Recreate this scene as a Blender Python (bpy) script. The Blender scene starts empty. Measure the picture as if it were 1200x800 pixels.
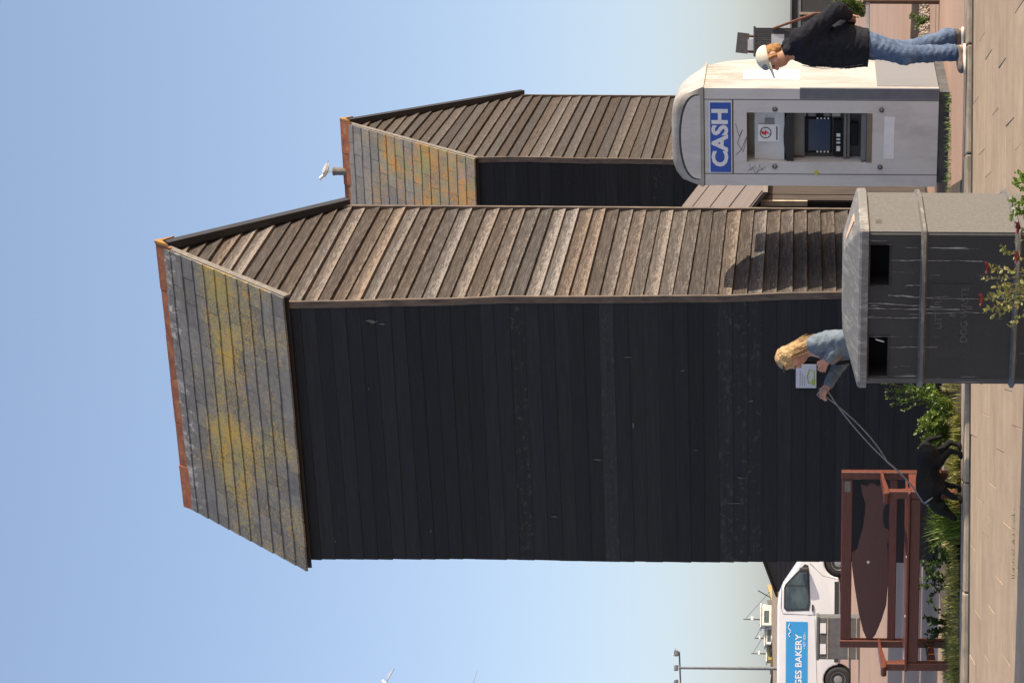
import bpy, bmesh, math, random
import numpy as np
from mathutils import Vector, Matrix, Euler

random.seed(7)
rng = np.random.default_rng(7)
S = bpy.context.scene
COL = S.collection
R = math.radians

# ------------------------------------------------------------------ camera
# The photograph lies on its side: world "up" is picture left.
FPX, HORIZ, HCAM = 2600.0, 944.0, 1.36      # focal length and horizon in photo pixels, eye height
cam_d = bpy.data.cameras.new('camera')
cam = bpy.data.objects.new('camera', cam_d); COL.objects.link(cam)
cam_d.sensor_fit = 'HORIZONTAL'; cam_d.sensor_width = 36.0
cam_d.lens = 36.0 * FPX / 1200.0
cam_d.shift_x = -(HORIZ - 600.0) / 1200.0
cam_d.clip_start = 0.1; cam_d.clip_end = 6000
roll = 0.0068
cx = Vector((roll, 0, -1)).normalized(); cz = Vector((0, -1, 0)); cy = cz.cross(cx)
cam.matrix_world = Matrix(((cx.x, cy.x, cz.x, 0), (cx.y, cy.y, cz.y, 0), (cx.z, cy.z, cz.z, HCAM), (0, 0, 0, 1)))
S.camera = cam

# ------------------------------------------------------------------ sky, sun, exposure
SUN_EL, SUN_AZ = R(21.5), R(105.0)          # azimuth clockwise from +Y
w = bpy.data.worlds.new('World'); S.world = w; w.use_nodes = True
nt = w.node_tree; nt.nodes.clear()
sky = nt.nodes.new('ShaderNodeTexSky'); sky.sky_type = 'NISHITA'; sky.sun_disc = False
sky.sun_elevation = SUN_EL; sky.sun_rotation = SUN_AZ
sky.air_density = 0.73; sky.dust_density = 1.5; sky.ozone_density = 1.9; sky.altitude = 0
bg = nt.nodes.new('ShaderNodeBackground'); bg.inputs[1].default_value = 0.15
wo = nt.nodes.new('ShaderNodeOutputWorld')
gm = nt.nodes.new('ShaderNodeGamma'); gm.inputs[1].default_value = 0.76        # softens the contrast of the whole sky evenly
tn = nt.nodes.new('ShaderNodeMix'); tn.data_type = 'RGBA'; tn.blend_type = 'MULTIPLY'; tn.inputs[0].default_value = 1.0; tn.inputs[7].default_value = (1.47, 1.41, 1.43, 1)
nt.links.new(sky.outputs[0], gm.inputs[0]); nt.links.new(gm.outputs[0], tn.inputs[6]); nt.links.new(tn.outputs[2], bg.inputs[0]); nt.links.new(bg.outputs[0], wo.inputs[0])
sun_d = bpy.data.lights.new('sun', 'SUN'); sun_d.energy = 4.8; sun_d.angle = R(0.53); sun_d.color = (1.0, 0.87, 0.70)
sun = bpy.data.objects.new('sun', sun_d); COL.objects.link(sun)
sdir = Vector((math.sin(SUN_AZ) * math.cos(SUN_EL), math.cos(SUN_AZ) * math.cos(SUN_EL), math.sin(SUN_EL)))
sun.rotation_euler = sdir.to_track_quat('Z', 'Y').to_euler(); sun.location = (20, 5, 20)
S.view_settings.view_transform = 'Standard'; S.view_settings.look = 'None'
S.view_settings.exposure = 0.55; S.view_settings.gamma = 1.0; S.view_settings.use_curve_mapping = False

GZ = 0.02                                   # level of the ground beyond the kerb

def at(U, Y, V=None):
    """point for upright photo column U (0..800) at distance Y; V gives its height"""
    x = (U - 400.0) / FPX * Y
    z = GZ if V is None else HCAM + (HORIZ + roll * (U - 400) - V) / FPX * Y
    return Vector((x, Y, z))

# ------------------------------------------------------------------ materials
def new_mat(name):
    m = bpy.data.materials.new(name); m.use_nodes = True
    n = m.node_tree; p = n.nodes['Principled BSDF']
    return m, n, p

def mapping(n, coord='Object', scale=(1, 1, 1), obj=None, rand=False):
    tc = n.nodes.new('ShaderNodeTexCoord')
    if obj: tc.object = obj
    mp = n.nodes.new('ShaderNodeMapping'); mp.inputs['Scale'].default_value = scale
    src = tc.outputs[coord]
    if rand:
        oi = n.nodes.new('ShaderNodeObjectInfo')
        mu = n.nodes.new('ShaderNodeMath'); mu.operation = 'MULTIPLY'; mu.inputs[1].default_value = 37.0
        n.links.new(oi.outputs['Random'], mu.inputs[0])
        ad = n.nodes.new('ShaderNodeVectorMath'); ad.operation = 'ADD'
        n.links.new(src, ad.inputs[0]); n.links.new(mu.outputs[0], ad.inputs[1]); src = ad.outputs[0]
    n.links.new(src, mp.inputs[0])
    return mp.outputs[0]

def noise(n, vec, scale=5, detail=5, rough=0.6, dist=0.0):
    t = n.nodes.new('ShaderNodeTexNoise')
    t.inputs['Scale'].default_value = scale; t.inputs['Detail'].default_value = detail
    t.inputs['Roughness'].default_value = rough; t.inputs['Distortion'].default_value = dist
    if vec is not None: n.links.new(vec, t.inputs['Vector'])
    return t.outputs['Fac']

def ramp(n, fac, stops):
    r = n.nodes.new('ShaderNodeValToRGB'); e = r.color_ramp.elements
    while len(e) < len(stops): e.new(0.5)
    for el, (p, c) in zip(e, stops):
        el.position = p; el.color = (*c, 1) if len(c) == 3 else c
    n.links.new(fac, r.inputs[0]); return r.outputs[0]

def mix(n, fac, a, b, mode='MIX'):
    m = n.nodes.new('ShaderNodeMix'); m.data_type = 'RGBA'; m.blend_type = mode
    for sock, v in ((m.inputs[0], fac), (m.inputs[6], a), (m.inputs[7], b)):
        if isinstance(v, (int, float)): sock.default_value = v
        elif isinstance(v, tuple): sock.default_value = (*v, 1)
        else: n.links.new(v, sock)
    return m.outputs[2]

def bump(n, p, h, strength=0.3, dist=0.01):
    b = n.nodes.new('ShaderNodeBump'); b.inputs['Strength'].default_value = strength; b.inputs['Distance'].default_value = dist
    n.links.new(h, b.inputs['Height']); n.links.new(b.outputs[0], p.inputs['Normal'])

def obj_value(n, lo, hi):
    oi = n.nodes.new('ShaderNodeObjectInfo'); mr = n.nodes.new('ShaderNodeMapRange')
    mr.inputs['To Min'].default_value = lo; mr.inputs['To Max'].default_value = hi
    n.links.new(oi.outputs['Random'], mr.inputs[0]); return mr.outputs[0]

def tint(n, col, val):
    h = n.nodes.new('ShaderNodeHueSaturation'); n.links.new(col, h.inputs['Color']); n.links.new(val, h.inputs['Value']); return h.outputs[0]

def simple(name, c1, c2=None, scale=8, stretch=(1, 1, 1), rough=0.7, bs=0.0, bd=0.005, metal=0.0, rand=None, lo=0.35, hi=0.65, coord='Object', spec=0.5, detail=6):
    m, n, p = new_mat(name)
    p.inputs['Roughness'].default_value = rough; p.inputs['Metallic'].default_value = metal
    p.inputs['Specular IOR Level'].default_value = spec
    c2 = c2 or tuple(v * 0.8 for v in c1)
    v = mapping(n, coord, stretch, rand=rand is not None)
    f = noise(n, v, scale, detail)
    c = ramp(n, f, [(lo, c1), (hi, c2)])
    if rand: c = tint(n, c, obj_value(n, *rand))
    n.links.new(c, p.inputs['Base Color'])
    if bs: bump(n, p, noise(n, v, scale * 3, 4), bs, bd)
    return m

MAT = {}
def weathered_board(name, dark, mid, light, thr=0.5):
    m, n, p = new_mat(name)
    p.inputs['Roughness'].default_value = 0.9; p.inputs['Specular IOR Level'].default_value = 0.1
    v = mapping(n, 'Object', (1.6, 1.6, 26), rand=True)
    v2 = mapping(n, 'Object', (4, 4, 26), rand=True)
    f = noise(n, v, 2.2, 8, 0.72); g = noise(n, v2, 2.0, 9, 0.8)
    base = ramp(n, f, [(0.28, dark), (0.5, mid), (0.72, light)])
    # bare patches towards the worn lower edge of each board (uv.y runs from the bottom to the top edge)
    uv = n.nodes.new('ShaderNodeUVMap'); sx = n.nodes.new('ShaderNodeSeparateXYZ'); n.links.new(uv.outputs[0], sx.inputs[0])
    ms = n.nodes.new('ShaderNodeMath'); ms.operation = 'MULTIPLY_ADD'; ms.inputs[1].default_value = -0.34; ms.inputs[2].default_value = 0.17
    n.links.new(sx.outputs['Y'], ms.inputs[0])
    ad = n.nodes.new('ShaderNodeMath'); ad.operation = 'ADD'; n.links.new(ms.outputs[0], ad.inputs[0]); n.links.new(g, ad.inputs[1])
    ov = n.nodes.new('ShaderNodeMath'); ov.operation = 'ADD'; n.links.new(ad.outputs[0], ov.inputs[0]); n.links.new(obj_value(n, -0.10, 0.07), ov.inputs[1])
    mask = ramp(n, ov.outputs[0], [(thr, (0, 0, 0)), (thr + 0.12, (1, 1, 1))])
    c = mix(n, mask, base, mix(n, f, tuple(x * 0.75 for x in light), tuple(min(1, x * 1.5) for x in light)))
    c = tint(n, c, obj_value(n, 0.74, 1.20))
    oi2 = n.nodes.new('ShaderNodeObjectInfo'); m7 = n.nodes.new('ShaderNodeMath'); m7.operation = 'MULTIPLY'; m7.inputs[1].default_value = 7.31; n.links.new(oi2.outputs['Random'], m7.inputs[0])
    fr_ = n.nodes.new('ShaderNodeMath'); fr_.operation = 'FRACT'; n.links.new(m7.outputs[0], fr_.inputs[0]); hs_ = n.nodes.new('ShaderNodeHueSaturation'); mr_ = n.nodes.new('ShaderNodeMapRange'); mr_.inputs['To Min'].default_value = 0.55; mr_.inputs['To Max'].default_value = 1.20
    n.links.new(fr_.outputs[0], mr_.inputs[0]); n.links.new(mr_.outputs[0], hs_.inputs['Saturation']); n.links.new(c, hs_.inputs['Color']); c = hs_.outputs[0]
    sp = noise(n, mapping(n, 'Object', (30, 30, 60), rand=True), 3, 2)
    c = mix(n, ramp(n, sp, [(0.70, (0, 0, 0)), (0.76, (0.75, 0.75, 0.75))]), c, tuple(min(1, x * 1.9) for x in light))
    n.links.new(c, p.inputs['Base Color'])
    fg = noise(n, mapping(n, 'Object', (7, 7, 80), rand=True), 2.4, 5, 0.75)
    c = mix(n, ramp(n, fg, [(0.30, (0.75, 0.75, 0.75)), (0.55, (0, 0, 0))]), c, tuple(x * 0.8 for x in dark))
    n.links.new(c, p.inputs['Base Color'])
    bump(n, p, fg, 0.6, 0.006)
    return m
MAT['gable_board'] = weathered_board('weathered_brown_board', (0.036, 0.030, 0.026), (0.080, 0.065, 0.055), (0.185, 0.150, 0.121), 0.575)
MAT['gable_board_b'] = weathered_board('weathered_grey_board', (0.038, 0.032, 0.027), (0.078, 0.065, 0.055), (0.118, 0.100, 0.085), 0.63)

def tarred(name, k=1.0, thr=0.70):
    m, n, p = new_mat(name)
    p.inputs['Roughness'].default_value = 0.6; p.inputs['Specular IOR Level'].default_value = 0.3
    v = mapping(n, 'Object', (1.2, 1.2, 16), rand=True)
    f = noise(n, v, 2.0, 7, 0.7)
    c = ramp(n, f, [(0.3, (0.011, 0.011, 0.012)), (0.6, (0.018, 0.018, 0.019)), (0.8, (0.036, 0.034, 0.032))])
    c = tint(n, c, obj_value(n, 0.65 * k, 1.25 * k))
    g = noise(n, mapping(n, 'Object', (7, 7, 9), rand=True), 2.2, 4, 0.7)
    c = mix(n, ramp(n, g, [(thr, (0, 0, 0)), (thr + 0.08, (0.5, 0.5, 0.5))]), c, (0.075, 0.070, 0.064))
    h = noise(n, mapping(n, 'Object', (24, 24, 30), rand=True), 2.0, 2)
    c = mix(n, ramp(n, h, [(0.765, (0, 0, 0)), (0.79, (0.8, 0.8, 0.8))]), c, (0.16, 0.15, 0.14))
    n.links.new(c, p.inputs['Base Color']); bump(n, p, f, 0.35, 0.004)
    return m
MAT['tarred'] = tarred('black_tarred_board'); MAT['tarred_worn'] = tarred('worn_tarred_board', 1.45, 0.56)
MAT['black'] = simple('black_paint', (0.012, 0.012, 0.013), (0.022, 0.021, 0.021), 6, rough=0.6)
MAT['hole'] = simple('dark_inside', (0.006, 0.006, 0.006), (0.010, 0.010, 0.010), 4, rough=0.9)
MAT['cornerboard'] = simple('corner_board_wood', (0.16, 0.12, 0.09), (0.07, 0.055, 0.043), 6, (4, 4, 1), 0.85, 0.3)

def slate_mat(name, roof, lichen_amt, base1, base2, mask_scale, white=True, zc=None, z0=0.0, prof=(), lich2=(0.48, 0.30, 0.04)):
    m, n, p = new_mat(name)
    p.inputs['Roughness'].default_value = 0.75; p.inputs['Specular IOR Level'].default_value = 0.3
    v = mapping(n, 'Object', (1, 1, 1), obj=roof); vl = mapping(n, 'Object', (1, 1, 1), rand=True)
    f = noise(n, vl, 14, 6)
    c = ramp(n, f, [(0.3, base1), (0.7, base2)])
    c = tint(n, c, obj_value(n, 0.84, 1.16))
    big = noise(n, v, mask_scale, 3, 0.5); fin0 = noise(n, v, 38, 6, 0.85); fm_ = n.nodes.new('ShaderNodeMath'); fm_.operation = 'MULTIPLY_ADD'; fm_.inputs[1].default_value = 2.2; fm_.inputs[2].default_value = -0.6; n.links.new(fin0, fm_.inputs[0]); fine = fm_.outputs[0]
    a = n.nodes.new('ShaderNodeMath'); a.operation = 'MULTIPLY_ADD'; a.inputs[1].default_value = 0.8
    n.links.new(big, a.inputs[0]); n.links.new(fine, a.inputs[2])
    o = n.nodes.new('ShaderNodeMath'); o.operation = 'ADD'; n.links.new(a.outputs[0], o.inputs[0]); n.links.new(obj_value(n, -0.035, 0.03), o.inputs[1])
    mask = ramp(n, o.outputs[0], [(0.0, (0, 0, 0)), (0.5, (0, 0, 0))])
    r = mask.node.color_ramp.elements
    # noise sum runs 0..2, so halve it first
    hv = n.nodes.new('ShaderNodeMath'); hv.operation = 'MULTIPLY'; hv.inputs[1].default_value = 0.5
    tcz = n.nodes.new('ShaderNodeTexCoord'); tcz.object = roof; sz_ = n.nodes.new('ShaderNodeSeparateXYZ'); n.links.new(tcz.outputs['Object'], sz_.inputs[0])
    mz = n.nodes.new('ShaderNodeMapRange'); mz.inputs['From Min'].default_value = z0; mz.inputs['From Max'].default_value = zc; n.links.new(sz_.outputs['Z'], mz.inputs[0])
    pz = ramp(n, mz.outputs[0], [(a_, (v_, v_, v_)) for a_, v_ in prof])
    hz2 = n.nodes.new('ShaderNodeMath'); hz2.operation = 'MULTIPLY_ADD'; hz2.inputs[1].default_value = 0.5; n.links.new(pz, hz2.inputs[0]); n.links.new(o.outputs[0], hz2.inputs[2])
    n.links.new(hz2.outputs[0], hv.inputs[0]); n.links.new(hv.outputs[0], mask.node.inputs[0])
    r[0].position = lichen_amt; r[0].color = (0, 0, 0, 1); r[1].position = lichen_amt + 0.045; r[1].color = (0.8, 0.8, 0.8, 1)
    lc = ramp(n, noise(n, v, 5, 3), [(0.4, (0.34, 0.28, 0.08)), (0.62, lich2)])
    c = mix(n, mask, c, lc)
    if white:
        # pale bird lime running down from the ridge
        tc = n.nodes.new('ShaderNodeTexCoord'); tc.object = roof
        sx = n.nodes.new('ShaderNodeSeparateXYZ'); n.links.new(tc.outputs['Object'], sx.inputs[0])
        mr = n.nodes.new('ShaderNodeMapRange'); mr.inputs['From Min'].default_value = zc - 0.75; mr.inputs['From Max'].default_value = zc
        mr.inputs['To Min'].default_value = -0.25; mr.inputs['To Max'].default_value = 0.13
        n.links.new(sx.outputs['Z'], mr.inputs[0])
        wn = noise(n, mapping(n, 'Object', (5, 2.5, 2.5), obj=roof), 2.2, 7, 0.75)
        ad = n.nodes.new('ShaderNodeMath'); ad.operation = 'ADD'; n.links.new(mr.outputs[0], ad.inputs[0]); n.links.new(wn, ad.inputs[1])
        wm = ramp(n, ad.outputs[0], [(0.62, (0, 0, 0)), (0.74, (0.7, 0.7, 0.7))])
        c = mix(n, wm, c, (0.55, 0.52, 0.47))
    n.links.new(c, p.inputs['Base Color']); bump(n, p, fin0, 0.4, 0.006)
    return m

def ridge_mat():
    m, n, p = new_mat('terracotta_ridge')
    p.inputs['Roughness'].default_value = 0.8
    f = noise(n, mapping(n, 'Object', (1, 1, 1), rand=True), 9, 6, 0.7)
    c = ramp(n, f, [(0.3, (0.19, 0.065, 0.035)), (0.55, (0.33, 0.115, 0.055)), (0.75, (0.46, 0.25, 0.07))])
    c = tint(n, c, obj_value(n, 0.75, 1.2)); n.links.new(c, p.inputs['Base Color']); bump(n, p, f, 0.4, 0.008)
    return m
MAT['ridge'] = ridge_mat()
MAT['ridge_lichen'] = simple('lichened_ridge_end', (0.36, 0.19, 0.04), (0.24, 0.12, 0.045), 14, rough=0.9)
MAT['mortar'] = simple('pale_mortar', (0.20, 0.18, 0.155), (0.13, 0.115, 0.10), 16, rough=0.9, bs=0.4)

def paving_mat():
    m, n, p = new_mat('paving_slab_concrete'); p.inputs['Roughness'].default_value = 0.9; p.inputs['Specular IOR Level'].default_value = 0.1
    v = mapping(n, 'Object', rand=True); f = noise(n, v, 3.5, 9); g = noise(n, v, 22, 3, 0.5); st = noise(n, mapping(n, 'Object', (0.6, 7, 1), rand=True), 2.2, 6, 0.7); gr = noise(n, v, 130, 2)
    c = ramp(n, f, [(0.35, (0.47, 0.352, 0.245)), (0.65, (0.39, 0.29, 0.20))])
    c = mix(n, ramp(n, st, [(0.50, (0, 0, 0)), (0.75, (0.5, 0.5, 0.5))]), c, (0.28, 0.21, 0.15))
    c = mix(n, ramp(n, g, [(0.66, (0, 0, 0)), (0.70, (0.6, 0.6, 0.6))]), c, (0.22, 0.17, 0.13))
    c = mix(n, ramp(n, gr, [(0.66, (0, 0, 0)), (0.72, (0.4, 0.4, 0.4))]), c, (0.62, 0.50, 0.38))
    c = tint(n, c, obj_value(n, 0.93, 1.07)); n.links.new(c, p.inputs['Base Color']); bump(n, p, gr, 0.25, 0.004); return m
MAT['paving'] = paving_mat()
MAT['joint'] = simple('sandy_joint', (0.36, 0.275, 0.20), (0.26, 0.20, 0.15), 20, rough=0.95)
MAT['kerb'] = simple('kerb_concrete', (0.42, 0.345, 0.26), (0.27, 0.225, 0.175), 7, (1, 1, 1), 0.9, 0.3, 0.004, rand=(0.85, 1.1), spec=0.1)
MAT['kerb_shade_strip'] = simple('painted_kerb_shade', (0.045, 0.041, 0.037), (0.09, 0.078, 0.065), 12, rough=0.95, bs=0.3, spec=0.05)  # dark colour that paints in the shade along the kerb
def tarmac():
    m, n, p = new_mat('pink_tarmac')
    p.inputs['Roughness'].default_value = 0.9; p.inputs['Specular IOR Level'].default_value = 0.2
    v = mapping(n, 'Object'); f = noise(n, v, 0.7, 6); g = noise(n, v, 60, 3)
    c = ramp(n, f, [(0.3, (0.37, 0.235, 0.165)), (0.7, (0.47, 0.305, 0.215))])
    c = mix(n, ramp(n, g, [(0.35, (0, 0, 0)), (0.7, (0.35, 0.35, 0.35))]), c, (0.58, 0.43, 0.33))
    n.links.new(c, p.inputs['Base Color']); bump(n, p, g, 0.3, 0.004)
    return m
MAT['tarmac'] = tarmac()
MAT['soil'] = simple('verge_soil', (0.075, 0.055, 0.038), (0.13, 0.10, 0.07), 9, rough=1.0, bs=0.6, bd=0.02)
MAT['shingle'] = simple('beach_shingle', (0.40, 0.30, 0.20), (0.28, 0.21, 0.145), 3.0, rough=1.0, bs=0.5, bd=0.05)

def leaf_mat(name, a, b, trans=0.35):
    m, n, p = new_mat(name)
    f = noise(n, mapping(n, 'Object'), 11, 3)
    c = ramp(n, f, [(0.35, a), (0.65, b)])
    n.links.new(c, p.inputs['Base Color']); p.inputs['Roughness'].default_value = 0.5
    t = n.nodes.new('ShaderNodeBsdfTranslucent'); n.links.new(c, t.inputs[0])
    ms = n.nodes.new('ShaderNodeMixShader'); ms.inputs[0].default_value = trans
    out = n.nodes['Material Output']
    n.links.new(p.outputs[0], ms.inputs[1]); n.links.new(t.outputs[0], ms.inputs[2]); n.links.new(ms.outputs[0], out.inputs[0])
    return m
MAT['leaf'] = leaf_mat('green_leaf', (0.065, 0.12, 0.022), (0.13, 0.19, 0.04))
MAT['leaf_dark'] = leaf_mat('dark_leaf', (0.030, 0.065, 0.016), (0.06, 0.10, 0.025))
MAT['leaf_bright'] = leaf_mat('bright_leaf', (0.13, 0.21, 0.03), (0.20, 0.27, 0.05))
MAT['leaf_yellow'] = leaf_mat('yellow_green_leaf', (0.17, 0.19, 0.045), (0.27, 0.24, 0.08))
MAT['petal'] = leaf_mat('red_petal', (0.27, 0.06, 0.05), (0.19, 0.04, 0.05))
MAT['grass'] = leaf_mat('verge_grass', (0.20, 0.22, 0.045), (0.38, 0.34, 0.10))
MAT['stem'] = simple('plant_stem', (0.10, 0.10, 0.035), (0.13, 0.08, 0.04), 10, rough=0.7)

# ------------------------------------------------------------------ mesh helpers
class MB:
    """collects faces, then builds ONE mesh object"""
    def __init__(s): s.v = []; s.f = []; s.uv = []
    def add(s, vs, fs):
        o = len(s.v); s.v += [tuple(v) for v in vs]; s.f += [tuple(i + o for i in f) for f in fs]; return s
    def box(s, c, d, rot=None):
        x, y, z = (k / 2 for k in d); pts = [Vector((a * x, b * y, e * z)) for a in (-1, 1) for b in (-1, 1) for e in (-1, 1)]
        if rot: pts = [Euler(rot).to_matrix() @ q for q in pts]
        c = Vector(c); pts = [q + c for q in pts]
        return s.add(pts, [(0, 1, 3, 2), (4, 6, 7, 5), (0, 4, 5, 1), (2, 3, 7, 6), (0, 2, 6, 4), (1, 5, 7, 3)])
    def span(s, x0, x1, y0, y1, z0, z1): return s.box(((x0 + x1) / 2, (y0 + y1) / 2, (z0 + z1) / 2), (x1 - x0, y1 - y0, z1 - z0))
    def prism(s, poly, axis, a, b):
        """poly: 2-D points; axis: the extrusion axis"""
        def P(q, t):
            return {'x': (t, q[0], q[1]), 'y': (q[0], t, q[1]), 'z': (q[0], q[1], t)}[axis]
        n = len(poly); vs = [P(q, a) for q in poly] + [P(q, b) for q in poly]
        fs = [tuple(range(n))[::-1], tuple(range(n, 2 * n))] + [(i, (i + 1) % n, n + (i + 1) % n, n + i) for i in range(n)]
        return s.add(vs, fs)
    def tube(s, pts, r, n=8, cap=True):
        pts = [Vector(p) for p in pts]; rs = r if isinstance(r, (list, tuple)) else [r] * len(pts); vs = []; fs = []
        up = Vector((0.13, 0.31, 0.94))
        for i, p in enumerate(pts):
            t = (pts[min(i + 1, len(pts) - 1)] - pts[max(i - 1, 0)]).normalized()
            u = t.cross(up)
            if u.length < 1e-4: u = t.cross(Vector((1, 0, 0)))
            u.normalize(); v = t.cross(u)
            vs += [p + (u * math.cos(k * 2 * math.pi / n) + v * math.sin(k * 2 * math.pi / n)) * rs[i] for k in range(n)]
        for i in range(len(pts) - 1):
            for k in range(n): fs.append((i * n + k, i * n + (k + 1) % n, (i + 1) * n + (k + 1) % n, (i + 1) * n + k))
        if cap: fs += [tuple(range(n))[::-1], tuple(range((len(pts) - 1) * n, len(pts) * n))]
        return s.add(vs, fs)
    def lathe(s, prof, c, axis='z', n=20):
        vs = []; fs = []; c = Vector(c)
        for (r, h) in prof:
            for k in range(n):
                a = k * 2 * math.pi / n; ca, sa = r * math.cos(a), r * math.sin(a)
                vs.append(c + Vector({'z': (ca, sa, h), 'y': (ca, h, sa), 'x': (h, ca, sa)}[axis]))
        m = len(prof)
        for i in range(m - 1):
            for k in range(n): fs.append((i * n + k, i * n + (k + 1) % n, (i + 1) * n + (k + 1) % n, (i + 1) * n + k))
        fs += [tuple(range(n)), tuple(range((m - 1) * n, m * n))[::-1]]
        return s.add(vs, fs)
    def mesh(s, name, mat=None, smooth=False, bevel=0, seg=2):
        me = bpy.data.meshes.new(name); me.from_pydata([tuple(v) for v in s.v], [], s.f)
        bm = bmesh.new(); bm.from_mesh(me); bmesh.ops.recalc_face_normals(bm, faces=bm.faces)
        if bevel:
            es = [e for e in bm.edges if len(e.link_faces) == 2 and e.calc_face_angle(0) > 0.5]
            bmesh.ops.bevel(bm, geom=es, offset=bevel, segments=seg, affect='EDGES', profile=0.5, clamp_overlap=True)
        bm.to_mesh(me); bm.free()
        if mat: me.materials.append(MAT[mat] if isinstance(mat, str) else mat)
        if smooth: me.shade_smooth()
        return me
    def build(s, name, mat=None, parent=None, smooth=False, bevel=0, seg=2, loc=None, rot=None, kind=None):
        o = bpy.data.objects.new(name, s.mesh(name, mat, smooth, bevel, seg)); COL.objects.link(o)
        if parent: o.parent = parent
        if loc is not None: o.location = loc
        if rot is not None: o.rotation_euler = rot
        if kind: o['kind'] = kind
        return o

def smooth_by_angle(o, deg=40):
    me = o.data; me.shade_smooth()
    try: me.set_sharp_from_angle(angle=R(deg))
    except Exception: pass
    return o

def put(name, me, parent=None, loc=(0, 0, 0), rot=(0, 0, 0)):
    o = bpy.data.objects.new(name, me); COL.objects.link(o); o.parent = parent; o.location = loc; o.rotation_euler = rot; return o
def tag(o, label=None, cat=None, group=None, kind=None):
    if label: o['label'] = label
    if cat: o['category'] = cat
    if group: o['group'] = group
    if kind: o['kind'] = kind
    return o
def thing(name, label, cat, loc=(0, 0, 0), rz=0.0, group=None):
    o = bpy.data.objects.new(name, None); COL.objects.link(o); o.empty_display_size = 0.1
    o.location = loc; o.rotation_euler = (0, 0, rz); return tag(o, label, cat, group)

def text(name, body, size, mat, parent, loc, rot=(R(90), 0, 0), extrude=0.001, bold=0.0, sx=1.0, align='CENTER'):
    cu = bpy.data.curves.new(name, 'FONT'); cu.body = body; cu.size = size; cu.extrude = extrude; cu.offset = bold
    cu.align_x = align; cu.align_y = 'CENTER'; cu.resolution_u = 3
    t = bpy.data.objects.new(name, cu); COL.objects.link(t)
    bpy.context.view_layer.update()
    me = bpy.data.meshes.new_from_object(t.evaluated_get(bpy.context.evaluated_depsgraph_get()))
    bpy.data.objects.remove(t); bpy.data.curves.remove(cu)
    me.materials.clear(); me.materials.append(MAT[mat])
    o = put(name, me, parent, loc, rot); o.scale = (sx, 1, 1); return o

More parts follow.
